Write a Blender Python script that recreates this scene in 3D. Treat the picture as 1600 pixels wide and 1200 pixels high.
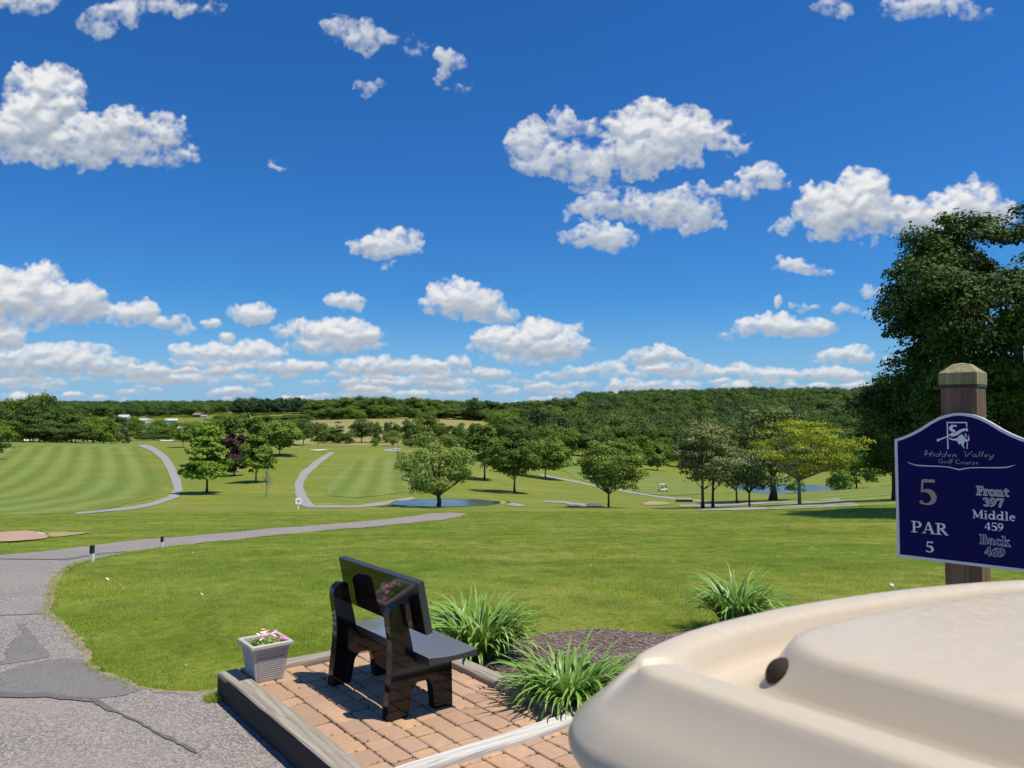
import bpy, bmesh, math, random
import numpy as np
from mathutils import Vector, Matrix
from mathutils.geometry import delaunay_2d_cdt
random.seed(5); rg=np.random.default_rng(5)
for o in list(bpy.data.objects): bpy.data.objects.remove(o)
SC=bpy.context.scene; COL=SC.collection
# ------------------------------------------------------------------ camera
F=1202.0; FOC=F; PIT=math.atan(55/F); EYE=2.0
cam_d=bpy.data.cameras.new('camera'); cam=bpy.data.objects.new('camera',cam_d); COL.objects.link(cam)
cam.location=(0,0,EYE); cam.rotation_euler=(math.pi/2+PIT,0,0)
cam_d.sensor_width=36; cam_d.lens=36*F/1600; cam_d.clip_start=.05; cam_d.clip_end=9000
cam_d.dof.use_dof=True; cam_d.dof.focus_distance=9.0; cam_d.dof.aperture_fstop=9.0
SC.camera=cam
# ------------------------------------------------------------------ light
SUN=Vector((.41,-.098,1)).normalized()
sd=bpy.data.lights.new('sun','SUN'); sd.energy=5.0; sd.angle=math.radians(.5); sd.color=(1,.93,.80)
so=bpy.data.objects.new('sun',sd); COL.objects.link(so); so.rotation_euler=SUN.to_track_quat('Z','Y').to_euler()
SC.view_settings.view_transform='Standard'; SC.view_settings.look='None'
SC.view_settings.exposure=0.0; SC.view_settings.gamma=1; SC.view_settings.use_curve_mapping=False
SKY_STRENGTH=.12; CLOUD_RADIANCE=7.2
# ---- clouds begin
def cloud_maps(W=1920,HH=832,AZ=60.0,E0=-2.0,E1=50.0):
    rng=np.random.default_rng(7)
    az=np.radians(np.linspace(-AZ,AZ,W))[None,:].astype(np.float32)
    el=np.radians(np.linspace(E1,E0,HH))[:,None].astype(np.float32)
    dx=np.sin(az)*np.cos(el); dy=np.cos(az)*np.cos(el); dz=np.sin(el)+0*az
    c,s=math.cos(PIT),math.sin(PIT)
    fw=dy*c+dz*s; up=-dy*s+dz*c
    X=(800+FOC*dx/fw).astype(np.float32); Y=(600-FOC*up/fw).astype(np.float32)
    def hsh(i,j,k):
        n=(i*374761393+j*668265263+k*974634777)&0xffffffff
        n=((n^(n>>13))*1274126177)&0xffffffff
        n=n^(n>>16)
        return (n&0xffff)/65535.0
    def vn(x,y,k):
        i=np.floor(x).astype(np.int64); j=np.floor(y).astype(np.int64)
        u=(x-i).astype(np.float32); v=(y-j).astype(np.float32); u=u*u*u*(u*(u*6-15)+10); v=v*v*v*(v*(v*6-15)+10)
        a=hsh(i,j,k);b=hsh(i+1,j,k);c_=hsh(i,j+1,k);d=hsh(i+1,j+1,k)
        return ((a+(b-a)*u)+((c_+(d-c_)*u)-(a+(b-a)*u))*v).astype(np.float32)
    def fbm(x,y,o,k):
        t=0;a=.5;n=0
        for q in range(o):
            t=t+a*vn(x*(2.03**q)+q*17.3,y*(2.03**q)-q*9.1,k+q); n+=a; a*=.55
        return t/n
    def wor(x,y,k):
        i=np.floor(x).astype(np.int64); j=np.floor(y).astype(np.int64)
        m=np.full(x.shape,9,np.float32)
        for a in(-1,0,1):
            for b in(-1,0,1):
                px=i+a+hsh(i+a,j+b,k); py=j+b+hsh(i+a,j+b,k+50)
                m=np.minimum(m,((px-x)**2+(py-y)**2).astype(np.float32))
        return 1-np.minimum(1,m)     # rounded billows
    # domain warp
    wx=fbm(X/26,Y/26,5,11)-.5; wy=fbm(X/26,Y/26,5,31)-.5
    far=np.clip((Y-430)/170,0,1)                      # clouds shrink towards the horizon
    amp=34*(1-far)+13*far
    U=X+wx*amp; V=Y+wy*amp*(1-.35*far)
    def bil(sc,k):
        return .5*wor(U/sc,V/(sc*.8),k)+.28*wor(U/(sc*.46),V/(sc*.4),k+1)+.15*wor(U/(sc*.2),V/(sc*.18),k+2)+.07*wor(U/(sc*.09),V/(sc*.085),k+3)
    B=bil(46,3)*(1-far)+bil(20,103)*far
    F=fbm(X/12,Y/10,5,71)-.5
    C=[  # clouds as groups of puffs: (x,y,rx,ry) ; softness, base shade
     ([(70,160,62,60),(20,205,65,50),(110,222,90,46),(185,215,62,48),(235,215,50,38),(272,238,38,30),(295,252,14,10),(-30,200,50,50)],0,1.0),
     ([(35,4,55,18)],.5,.5),([(150,42,30,16),(185,22,45,20),(240,8,60,16),(310,14,42,12)],.5,.5),
     ([(545,48,42,18),(575,62,38,22),(565,30,16,12),(612,62,30,14),(655,78,26,9)],.55,.4),([(700,98,20,18),(690,118,14,10),(722,136,24,9)],.55,.3),([(578,138,26,12)],.85,.2),
     ([(832,222,42,34),(880,190,22,26),(870,250,66,34),(925,262,60,26),(915,205,40,20),(940,290,50,10)],.35,.7),
     ([(1010,195,62,38),(1070,205,70,38),(1015,240,80,36),(985,255,60,28),(1120,225,46,16),(1160,228,20,9)],.1,1.0),
     ([(935,325,52,26),(1000,325,60,26),(1060,330,60,30),(1095,345,42,20),(1105,300,42,13),(1145,302,40,13),(1185,278,38,28),(1225,284,14,6),(990,300,40,10)],.2,.8),
     ([(930,368,64,18),(960,378,36,14),(885,364,22,9)],.35,.7),
     ([(1285,330,42,42),(1345,312,52,44),(1385,345,70,36),(1330,355,75,28),(1455,348,70,34),(1500,335,50,38),(1528,300,40,28),(1550,335,28,34)],0,1.0),([(1226,352,20,10)],.6,.3),
     ([(598,382,56,22),(630,372,24,12),(572,378,24,14),(605,412,16,6)],.25,.6),([(1240,418,34,13),(1268,425,34,10),(1225,408,16,6)],.35,.4),
     ([(1430,425,36,13),(1445,412,16,8)],.4,.4),([(1362,457,24,5)],.6,.3),([(434,259,18,7)],.7,.2),([(1455,12,75,20),(1520,25,30,12)],.6,.5),([(1300,14,30,14)],.85,.2),
     ([(62,442,44,32),(15,462,62,40),(75,470,62,36),(125,478,45,34),(40,500,75,22),(140,500,32,12)],0,1.0),
     ([(195,492,38,18),(225,490,24,18),(262,505,32,12),(285,515,18,7)],.15,.6),([(392,494,34,17),(412,488,16,10)],.15,.6),([(328,509,13,9)],.2,.4),([(355,528,15,9)],.2,.4),
     ([(8,528,30,22)],.15,.8),([(537,474,27,13)],.15,.5),
     ([(500,518,70,20),(545,520,48,26),(520,540,75,18),(440,517,22,9),(575,545,22,8)],.05,.9),
     ([(705,465,40,26),(745,470,42,26),(690,480,32,20),(775,492,34,18),(720,492,40,12)],.1,.9),
     ([(845,518,40,24),(800,535,60,24),(860,540,62,26),(830,560,75,12),(900,545,30,9),(898,512,20,7),(755,545,28,12)],.05,.9),
     ([(1200,508,52,18),(1250,512,48,18),(1160,520,22,10),(1290,515,20,12),(1140,527,16,6)],.1,.8),
     ([(1322,486,22,9),(1368,490,20,7),(1260,482,26,5),(1218,474,8,9)],.5,.4),
     ([(1025,556,44,13),(1010,562,40,10),(1060,562,18,7),(1028,548,12,9)],.05,.7),([(1325,558,48,14),(1340,550,28,10),(1290,568,24,6),(1390,565,18,9)],.05,.7),
     ([(120,548,60,12),(60,552,60,16),(10,562,60,16),(90,568,120,18),(180,575,40,14),(205,568,16,10),(30,582,90,12)],.05,1.0),
     ([(240,585,40,12),(285,592,40,14),(320,596,26,9),(230,598,50,8)],.1,.9),
     ([(290,550,28,14),(330,552,45,16),(385,550,40,18),(420,555,28,14),(350,568,90,12),(445,578,45,14),(480,577,24,10),(370,580,60,8)],.05,1.0),
     ([(560,575,44,16),(600,572,36,14),(630,568,26,10),(650,572,40,12),(715,568,20,12),(690,575,40,9)],.05,.9),
     ([(530,598,60,8),(590,596,50,10),(655,598,50,13),(700,600,40,10),(740,598,14,8)],.05,.9),
     ([(790,612,20,10),(725,615,30,8),(650,618,60,7),(560,618,60,8)],.1,.8),
     ([(870,588,40,9),(900,582,30,11),(945,575,34,12),(965,585,30,10),(840,604,30,6),(905,605,40,7),(1000,590,20,5)],.05,.9),
     ([(1000,608,60,8),(1060,602,50,8),(1060,585,70,9),(1110,582,40,10),(1160,578,30,12),(1200,585,50,12),(1150,600,70,7),(1220,598,35,7),(960,616,40,5)],.05,.9),
     ([(1290,606,36,7),(1340,604,30,8),(1365,610,30,7)],.1,.7),
    ]
    # many little flat clouds along the horizon
    for q in range(330):
        x=rng.uniform(-900,2500); y=rng.uniform(575,640); 
        if x>700 and rng.random()<.55: continue
        w=rng.uniform(14,60)*(1-(y-575)/110); C.append(([(x,y,w,w*.15+2.6),(x+rng.uniform(-.5,.5)*w,y-w*.09,w*.45,w*.15+1.8)],rng.choice([.1,.3,.5]),.6))
    # the same kind of sky beyond the frame
    for q in range(46):
        x=rng.uniform(-1500,3100); y=rng.uniform(-900,560)
        if -160<x<1760 and y>-70: continue
        r=rng.uniform(30,110)*(.4+.6*np.clip((560-y)/500,0,1)); g=[]
        for t in range(5): g.append((x+rng.uniform(-1.4,1.4)*r,y+rng.uniform(-.25,.2)*r,r*rng.uniform(.4,.9),r*rng.uniform(.25,.5)))
        C.append((g,rng.uniform(0,.5),.8))
    A=np.zeros_like(X); L=np.ones_like(X)
    # walk from far (low) to near (high)
    C.sort(key=lambda g:-max(p[1] for p in g[0]))
    cy=Y[:,W//2]
    lum=np.zeros_like(X)
    for pf,soft,base in C:
        yy=sum(p[1] for p in pf)/len(pf)
        if yy>540: soft=min(1,soft+.30*min(1,(yy-540)/50))
        x0=min(p[0]-p[2] for p in pf)-30; x1=max(p[0]+p[2] for p in pf)+30
        y0=min(p[1]-p[3] for p in pf)-25; y1=max(p[1]+p[3] for p in pf)+25
        m=(X>x0)&(X<x1)&(Y>y0)&(Y<y1)
        rr=np.where(m.any(1))[0]; cc=np.where(m.any(0))[0]
        if len(rr)<3 or len(cc)<3: continue
        sl=(slice(rr[0],rr[-1]+1),slice(cc[0],cc[-1]+1))
        u,v,x,y,b,f=U[sl],V[sl],X[sl],Y[sl],B[sl],F[sl]
        h=np.zeros_like(u); R=max(p[3] for p in pf)
        for (px,py,rx,ry) in pf:
            bot=np.where(v>py,1.2,1.0)             # flatter base
            d=((u-px)/rx)**2+((v-py)*bot/ry)**2
            e=np.clip(1-d*.82,0,None)
            h=np.maximum(h,np.sqrt(e)*ry) + .12*np.minimum(h,np.sqrt(e)*ry)
        R=max(R,4)
        hn=h/R
        k=hn+(b-.5)*.80+f*(1.25+1.4*soft)-.20-.1*soft
        k=k*np.clip(hn*6,0,1)-.02*(hn<=0)
        wd=.78+.75*soft
        a=np.clip(k/wd,0,1); a=(1-(1-a)**1.8)*a**.45*(1-.3*soft)
        def bl(z,n):
            for _ in range(n):
                p=np.pad(z,1,mode='edge')
                z=(p[:-2]+2*p[1:-1]+p[2:])/4 if False else (p[1:-1,1:-1]*4+p[:-2,1:-1]*2+p[2:,1:-1]*2+p[1:-1,:-2]*2+p[1:-1,2:]*2+p[:-2,:-2]+p[2:,2:]+p[:-2,2:]+p[2:,:-2])/16
            return z
        def lamb(Hh,nz):
            gy,gx=np.gradient(Hh); nl=np.sqrt(gx*gx+gy*gy+nz*nz)
            return (gx*.2+gy*.85+nz*.40)/nl
        big=bl(R*(.95*hn+.75*b),int(min(14,2+R*.3)))
        fine=bl(R*(.55*b+.05*f),2)
        lam=.62*lamb(big,.8)+.38*lamb(fine,1.0)
        ys0=min(p[1]-p[3] for p in pf); ys1=max(p[1]+p[3] for p in pf)
        tt=np.clip((y-ys0)/(ys1-ys0+1e-3),0,1)
        thick=np.clip(bl(hn,3)*1.15,0,1)
        core=np.clip((tt-.3)/.55,0,1)*thick*(1-np.clip(bl(b,2)-.45,0,.5)*.8)
        br=.80+.27*lam-.25*base*core
        br=np.clip(br,.5,1.0)
        br=br-.06*soft
        A0=A[sl]; l0=lum[sl]
        lum[sl]=l0*(1-a)+br*a
        A[sl]=A0*(1-a)+a
    L=np.where(A>1e-3,lum/np.maximum(A,1e-3),.9)
    return A,L,X,Y

def make_world():
    w=bpy.data.worlds.new('World'); SC.world=w; w.use_nodes=True
    nt=w.node_tree; N=nt.nodes; L=nt.links; N.clear()
    out=N.new('ShaderNodeOutputWorld'); bg=N.new('ShaderNodeBackground'); bg.inputs[1].default_value=SKY_STRENGTH
    sky=N.new('ShaderNodeTexSky'); sky.sky_type='NISHITA'; sky.sun_disc=False
    sky.sun_elevation=math.asin(SUN.z); sky.sun_rotation=math.atan2(SUN.x,SUN.y)
    sky.altitude=0; sky.air_density=1.0; sky.dust_density=.2; sky.ozone_density=3.2
    A,Lm,_,_=cloud_maps()
    H,W=A.shape
    px=np.ones((H,W,4),np.float32); px[...,0]=A[::-1]; px[...,1]=Lm[::-1]; px[...,2]=0
    im=bpy.data.images.new('cloud_field',W,H,float_buffer=True,is_data=True); im.pixels.foreach_set(px.ravel()); im.update(); im.pack()
    tc=N.new('ShaderNodeTexCoord'); sx=N.new('ShaderNodeSeparateXYZ'); L.new(tc.outputs['Generated'],sx.inputs[0])
    def m(op,a,b=None,c=None):
        n=N.new('ShaderNodeMath'); n.operation=op
        for i,v in enumerate((a,b,c)):
            if v is None: continue
            if isinstance(v,(int,float)): n.inputs[i].default_value=v
            else: L.new(v,n.inputs[i])
        return n.outputs[0]
    az=m('ARCTAN2',sx.outputs[0],sx.outputs[1]); el=m('ARCSINE',sx.outputs[2])
    u=m('MULTIPLY_ADD',az,1/math.radians(120),.5); v=m('MULTIPLY_ADD',el,1/math.radians(52),2/52)
    cb=N.new('ShaderNodeCombineXYZ'); L.new(u,cb.inputs[0]); L.new(v,cb.inputs[1])
    ti=N.new('ShaderNodeTexImage'); ti.image=im; ti.extension='MIRROR'; ti.interpolation='Cubic'; L.new(cb.outputs[0],ti.inputs[0])
    sc_=N.new('ShaderNodeSeparateColor'); L.new(ti.outputs[0],sc_.inputs[0])
    mr=N.new('ShaderNodeMapRange'); mr.inputs[1].default_value=math.radians(44); mr.inputs[2].default_value=math.radians(49); mr.inputs[3].default_value=1; mr.inputs[4].default_value=0; L.new(el,mr.inputs[0])
    al=m('MULTIPLY',sc_.outputs[0],mr.outputs[0])
    cr=N.new('ShaderNodeValToRGB'); L.new(sc_.outputs[1],cr.inputs[0])
    e=cr.color_ramp.elements; e[0].position=.5; e[0].color=(.36,.43,.54,1); e[1].position=1; e[1].color=(1,1,1,1)
    k=cr.color_ramp.elements.new(.80); k.color=(.60,.66,.74,1)
    sc2=N.new('ShaderNodeVectorMath'); sc2.operation='SCALE'; sc2.inputs[3].default_value=CLOUD_RADIANCE; L.new(cr.outputs[0],sc2.inputs[0])
    # a phone's sky: a little deeper blue
    hs=N.new('ShaderNodeHueSaturation'); hs.inputs['Saturation'].default_value=1.22; hs.inputs['Value'].default_value=1.0; L.new(sky.outputs[0],hs.inputs['Color'])
    tn=N.new('ShaderNodeMix'); tn.data_type='RGBA'; tn.blend_type='MULTIPLY'; tn.inputs[0].default_value=1; L.new(hs.outputs[0],tn.inputs[6]); tn.inputs[7].default_value=(.30,.655,.97,1)
    hz=N.new('ShaderNodeMapRange'); hz.interpolation_type='SMOOTHSTEP'; L.new(el,hz.inputs[0]); hz.inputs[1].default_value=math.radians(-1); hz.inputs[2].default_value=math.radians(9); hz.inputs[3].default_value=.75; hz.inputs[4].default_value=0
    th=N.new('ShaderNodeMix'); th.data_type='RGBA'; L.new(hz.outputs[0],th.inputs[0]); L.new(tn.outputs[2],th.inputs[6]); th.inputs[7].default_value=(2.6,4.0,6.3,1)
    mx=N.new('ShaderNodeMix'); mx.data_type='RGBA'; L.new(al,mx.inputs[0]); L.new(th.outputs[2],mx.inputs[6]); L.new(sc2.outputs[0],mx.inputs[7])
    L.new(mx.outputs[2],bg.inputs[0]); L.new(bg.outputs[0],out.inputs[0])
    w.cycles.sampling_method='MANUAL'; w.cycles.sample_map_resolution=1024
make_world()
SC.render.engine='CYCLES'; SC.cycles.use_denoising=True
try: SC.cycles.denoiser='OPENIMAGEDENOISE'
except Exception: pass
SC.cycles.max_bounces=6; SC.cycles.diffuse_bounces=3; SC.cycles.glossy_bounces=3; SC.cycles.transmission_bounces=3; SC.cycles.transparent_max_bounces=6
SC.cycles.caustics_reflective=False; SC.cycles.caustics_refractive=False
# ------------------------------------------------------------------ helpers
def ray(x,y):
    a=(x-800)/F;b=(600-y)/F; c,s=math.cos(PIT),math.sin(PIT)
    return (a,c-b*s,s+b*c)
def on(x,y,z=0.0):
    d=ray(x,y);t=(z-EYE)/d[2];return (d[0]*t,d[1]*t)
def tag(o,label=None,cat=None,group=None,kind=None):
    if label:o['label']=label
    if cat:o['category']=cat
    if group:o['group']=group
    if kind:o['kind']=kind
    return o
def link(name,me,parent=None,loc=(0,0,0),rz=0,sc=(1,1,1)):
    o=bpy.data.objects.new(name,me); COL.objects.link(o)
    if parent is not None:o.parent=parent
    o.location=loc;o.rotation_euler=(0,0,rz);o.scale=sc
    return o
def empty(name,loc=(0,0,0),rz=0,sc=(1,1,1)):
    o=link(name,None,None,loc,rz,sc); o.empty_display_size=.2; return o
def mesh(name,V,Fc,mat=None,smooth=False,mats=None):
    me=bpy.data.meshes.new(name)
    V=np.asarray(V,np.float32)
    if isinstance(Fc,np.ndarray):
        n,k=Fc.shape; me.vertices.add(len(V)); me.vertices.foreach_set('co',V.ravel())
        me.loops.add(n*k); me.loops.foreach_set('vertex_index',Fc.astype(np.int32).ravel())
        me.polygons.add(n); me.polygons.foreach_set('loop_start',np.arange(n,dtype=np.int32)*k)
        try: me.polygons.foreach_set('loop_total',np.full(n,k,np.int32))
        except Exception: pass
        me.update(calc_edges=True)
    else:
        me.from_pydata([tuple(map(float,v)) for v in V],[],Fc); me.update()
    if mat is not None: me.materials.append(mat)
    if smooth: me.polygons.foreach_set('use_smooth',np.ones(len(me.polygons),bool))
    return me
def attr(me,name,vals,dom='POINT'):
    a=me.attributes.new(name,'FLOAT',dom); a.data.foreach_set('value',np.asarray(vals,np.float32))
class MB:
    def __init__(s): s.v=[];s.f=[]
    def add(s,V,Fc):
        k=len(s.v); s.v+= [tuple(v) for v in V]; s.f+=[[i+k for i in f] for f in Fc]; return s
    def box(s,x0,x1,y0,y1,z0,z1,M_=None,bev=0):
        if bev:
            bm=bmesh.new(); bmesh.ops.create_cube(bm,size=1)
            for v in bm.verts: v.co=Vector(((x0+x1)/2+v.co.x*(x1-x0),(y0+y1)/2+v.co.y*(y1-y0),(z0+z1)/2+v.co.z*(z1-z0)))
            bmesh.ops.bevel(bm,geom=list(bm.edges),offset=bev,segments=2,affect='EDGES',profile=.6)
            bm.verts.ensure_lookup_table()
            V=[v.co.copy() for v in bm.verts]; Fc=[[v.index for v in f.verts] for f in bm.faces]; bm.free()
        else:
            V=[(x,y,z) for z in(z0,z1) for y in(y0,y1) for x in(x0,x1)]
            Fc=[[0,2,3,1],[4,5,7,6],[0,1,5,4],[2,6,7,3],[0,4,6,2],[1,3,7,5]]
        if M_ is not None: V=[M_@Vector(v) for v in V]
        return s.add(V,Fc)
    def tube(s,pts,rad,n=8,cap=True):
        pts=[Vector(p) for p in pts]; V=[];Fc=[]
        if isinstance(rad,(int,float)): rad=[rad]*len(pts)
        up=Vector((.13,.21,.97)).normalized()
        for i,p in enumerate(pts):
            d=(pts[min(i+1,len(pts)-1)]-pts[max(i-1,0)]).normalized()
            a=d.cross(up); a=a.normalized() if a.length>1e-3 else Vector((1,0,0)); b=d.cross(a)
            for k in range(n):
                t=2*math.pi*k/n; V.append(p+(a*math.cos(t)+b*math.sin(t))*rad[i])
        for i in range(len(pts)-1):
            for k in range(n): Fc.append([i*n+k,i*n+(k+1)%n,(i+1)*n+(k+1)%n,(i+1)*n+k])
        if cap: Fc.append(list(range(n))[::-1]); Fc.append([(len(pts)-1)*n+k for k in range(n)])
        return s.add(V,Fc)
    def prism(s,poly,z0,z1,M_=None):
        n=len(poly); V=[(p[0],p[1],z0) for p in poly]+[(p[0],p[1],z1) for p in poly]
        Fc=[list(range(n))[::-1],[n+i for i in range(n)]]+[[i,(i+1)%n,n+(i+1)%n,n+i] for i in range(n)]
        if M_ is not None: V=[M_@Vector(v) for v in V]
        return s.add(V,Fc)
    def obj(s,name,mat,parent=None,smooth=False,loc=(0,0,0),**k):
        me=mesh(name,s.v,s.f,mat,smooth); 
        return link(name,me,parent,loc,**k)
# ------------------------------------------------------------------ materials
def new_mat(name):
    m=bpy.data.materials.new(name); m.use_nodes=True; nt=m.node_tree
    return m,nt,nt.nodes['Principled BSDF']
class NB:
    def __init__(s,nt): s.nt=nt;s.N=nt.nodes;s.L=nt.links
    def n(s,t,**k):
        x=s.N.new(t)
        for a,b in k.items(): setattr(x,a,b)
        return x
    def set(s,sock,v):
        if hasattr(v,'links') or isinstance(v,bpy.types.NodeSocket): s.L.new(v,sock)
        else:
            if isinstance(v,tuple) and len(v)==3 and sock.type=='RGBA': v=v+(1,)
            sock.default_value=v
    def coord(s,kind='Object'): return s.n('ShaderNodeTexCoord').outputs[kind]
    def pos(s): return s.n('ShaderNodeNewGeometry').outputs['Position']
    def noise(s,vec,scale,detail=4,rough=.55,dist=0.0,out='Fac'):
        x=s.n('ShaderNodeTexNoise'); s.L.new(vec,x.inputs['Vector']); x.inputs['Scale'].default_value=scale; x.inputs['Detail'].default_value=detail; x.inputs['Roughness'].default_value=rough; x.inputs['Distortion'].default_value=dist
        return x.outputs[out]
    def vor(s,vec,scale,feature='F1',out='Distance'):
        x=s.n('ShaderNodeTexVoronoi'); x.feature=feature; s.L.new(vec,x.inputs['Vector']); x.inputs['Scale'].default_value=scale; return x.outputs[out]
    def map(s,vec,scale=(1,1,1),rot=(0,0,0)):
        x=s.n('ShaderNodeMapping'); s.L.new(vec,x.inputs[0]); x.inputs['Scale'].default_value=scale; x.inputs['Rotation'].default_value=rot; return x.outputs[0]
    def mr(s,v,a,b,c=0.0,d=1.0):
        x=s.n('ShaderNodeMapRange'); s.set(x.inputs[0],v)
        for i,q in enumerate((a,b,c,d)): s.set(x.inputs[i+1],q)
        return x.outputs[0]
    def mix(s,f,a,b,mode='MIX'):
        x=s.n('ShaderNodeMix',data_type='RGBA',blend_type=mode); s.set(x.inputs[0],f); s.set(x.inputs[6],a); s.set(x.inputs[7],b); return x.outputs[2]
    def m(s,op,a,b=None,c=None):
        x=s.n('ShaderNodeMath',operation=op); s.set(x.inputs[0],a)
        if b is not None: s.set(x.inputs[1],b)
        if c is not None: s.set(x.inputs[2],c)
        return x.outputs[0]
    def attr(s,name,out='Fac'):
        x=s.n('ShaderNodeAttribute'); x.attribute_name=name; return x.outputs[out]
    def bump(s,h,strength=.3,dist=.01):
        x=s.n('ShaderNodeBump'); s.L.new(h,x.inputs['Height']); x.inputs['Strength'].default_value=strength; x.inputs['Distance'].default_value=dist; return x.outputs[0]
def plain(name,col,rough=.5,metal=0,var=.0,scale=8,spec=.5):
    m,nt,b=new_mat(name); q=NB(nt)
    b.inputs['Roughness'].default_value=rough; b.inputs['Metallic'].default_value=metal; b.inputs['Specular IOR Level'].default_value=spec
    if var:
        n=q.noise(q.coord(),scale,5); q.L.new(q.mix(n,tuple(c*(1-var) for c in col),tuple(min(1,c*(1+var)) for c in col)),b.inputs['Base Color'])
        q.L.new(q.bump(n,.15,.004),b.inputs['Normal'])
    else: b.inputs['Base Color'].default_value=(*col,1)
    return m
def grass_color(q,stripe=None,tone=1.1):
    p=q.pos()
    big=q.noise(p,.09,4,.6); mid=q.noise(p,.55,4,.6); fine=q.noise(p,9,3,.6)
    streak=q.noise(q.map(p,(.05,.5,.3)),1.0,3,.5)
    c=q.mix(q.mr(mid,.32,.68),(.125,.185,.020),(.185,.235,.038))
    c=q.mix(q.mr(big,.46,.64),c,(.245,.245,.062))        # drier, straw patches
    c=q.mix(q.mr(streak,.45,.62,0,.5),c,(.095,.15,.016))
    c=q.mix(q.mr(fine,.25,.75,0,.35),c,(.20,.27,.065))
    pt=q.noise(q.map(p,(1,.6,1)),1.6,5,.65); c=q.mix(q.mr(pt,.38,.52,.38,0),c,(.075,.125,.012)); c=q.mix(q.mr(pt,.56,.70,0,.5),c,(.26,.29,.085))
    v=q.n('ShaderNodeVectorMath',operation='MULTIPLY'); q.L.new(c,v.inputs[0]); v.inputs[1].default_value=(.98*tone,.90*tone,.64*tone)
    return v.outputs[0]
def grass_mat(name,kind='lawn'):
    m,nt,b=new_mat(name); q=NB(nt)
    c=grass_color(q)
    p=q.pos()
    if kind=='fairway':
        s=q.m('SINE',q.m('MULTIPLY',q.attr('stripe'),2*math.pi))
        s=q.m('ADD',s,q.m('MULTIPLY',q.m('SUBTRACT',q.noise(p,.45,6,.7),.5),2.8))
        c=q.mix(q.mr(s,-.9,.9),q.mix(.4,c,(.085,.155,.022)),q.mix(.4,c,(.21,.29,.085)))
    if kind=='hay':
        s=q.noise(q.map(p,(.02,.25,.3)),1,4,.6)
        c=q.mix(q.mr(s,.35,.65),(.20,.205,.055),(.34,.295,.11))
    if kind=='rough': c=q.mix(.6,c,(.085,.13,.022))
    q.L.new(c,b.inputs['Base Color']); b.inputs['Roughness'].default_value=.75; b.inputs['Specular IOR Level'].default_value=.15
    h=q.noise(p,14,4,.7); q.L.new(q.bump(h,.6,.05),b.inputs['Normal'])
    return m
M_LAWN=grass_mat('mown_grass'); M_FAIR=grass_mat('fairway_grass','fairway'); M_HAY=grass_mat('hay_field','hay')
def blade_mat():
    m,nt,b=new_mat('grass_blades'); q=NB(nt)
    c=grass_color(q,tone=3.5); r=q.n('ShaderNodeObjectInfo').outputs['Random']
    c=q.mix(q.mr(r,0,1,0,.55),c,(.36,.42,.11)); c=q.mix(q.mr(r,.0,.3,.5,0),c,(.10,.17,.02)); c=q.mix(q.mr(r,.93,.95,0,.8),c,(.34,.31,.14))
    q.L.new(c,b.inputs['Base Color']); b.inputs['Roughness'].default_value=.5; b.inputs['Specular IOR Level'].default_value=.25
    t=q.n('ShaderNodeBsdfTranslucent'); q.L.new(c,t.inputs[0]); mx=q.n('ShaderNodeMixShader'); mx.inputs[0].default_value=.45
    q.L.new(b.outputs[0],mx.inputs[1]); q.L.new(t.outputs[0],mx.inputs[2]); q.L.new(mx.outputs[0],nt.nodes['Material Output'].inputs[0])
    return m
M_BLADE=blade_mat()
def leaf_mat(name,dark,light,trans=.3,rough=.6,tr_col=None,spec=.14,tips=None):
    LB=1.75; trans=trans*.6; dark=tuple(x*LB for x in dark); light=tuple(x*LB for x in light); tips=tips and tuple(x*1.15 for x in tips)
    m,nt,b=new_mat(name); q=NB(nt)
    v=q.attr('tint'); r=q.n('ShaderNodeObjectInfo').outputs['Random']
    f=q.m('ADD',q.m('MULTIPLY',v,.75),q.m('MULTIPLY',r,.25))
    c=q.mix(f,dark,light)
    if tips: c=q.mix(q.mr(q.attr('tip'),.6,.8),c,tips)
    q.L.new(c,b.inputs['Base Color']); b.inputs['Roughness'].default_value=rough; b.inputs['Specular IOR Level'].default_value=spec
    t=q.n('ShaderNodeBsdfTranslucent'); q.L.new(q.mix(.5,c,tr_col or light),t.inputs[0]); mx=q.n('ShaderNodeMixShader'); mx.inputs[0].default_value=trans
    q.L.new(b.outputs[0],mx.inputs[1]); q.L.new(t.outputs[0],mx.inputs[2]); q.L.new(mx.outputs[0],nt.nodes['Material Output'].inputs[0])
    return m
def bark_mat(name,a,b_):
    m,nt,b=new_mat(name); q=NB(nt); p=q.map(q.coord(),(3,3,.6))
    n=q.noise(p,3,5,.65); q.L.new(q.mix(n,a,b_),b.inputs['Base Color']); b.inputs['Roughness'].default_value=.9; q.L.new(q.bump(n,.6,.03),b.inputs['Normal'])
    return m
M_BARK=bark_mat('bark',(.035,.028,.022),(.14,.115,.09)); M_BARKP=bark_mat('pale_bark',(.16,.14,.12),(.36,.33,.29))
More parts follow.
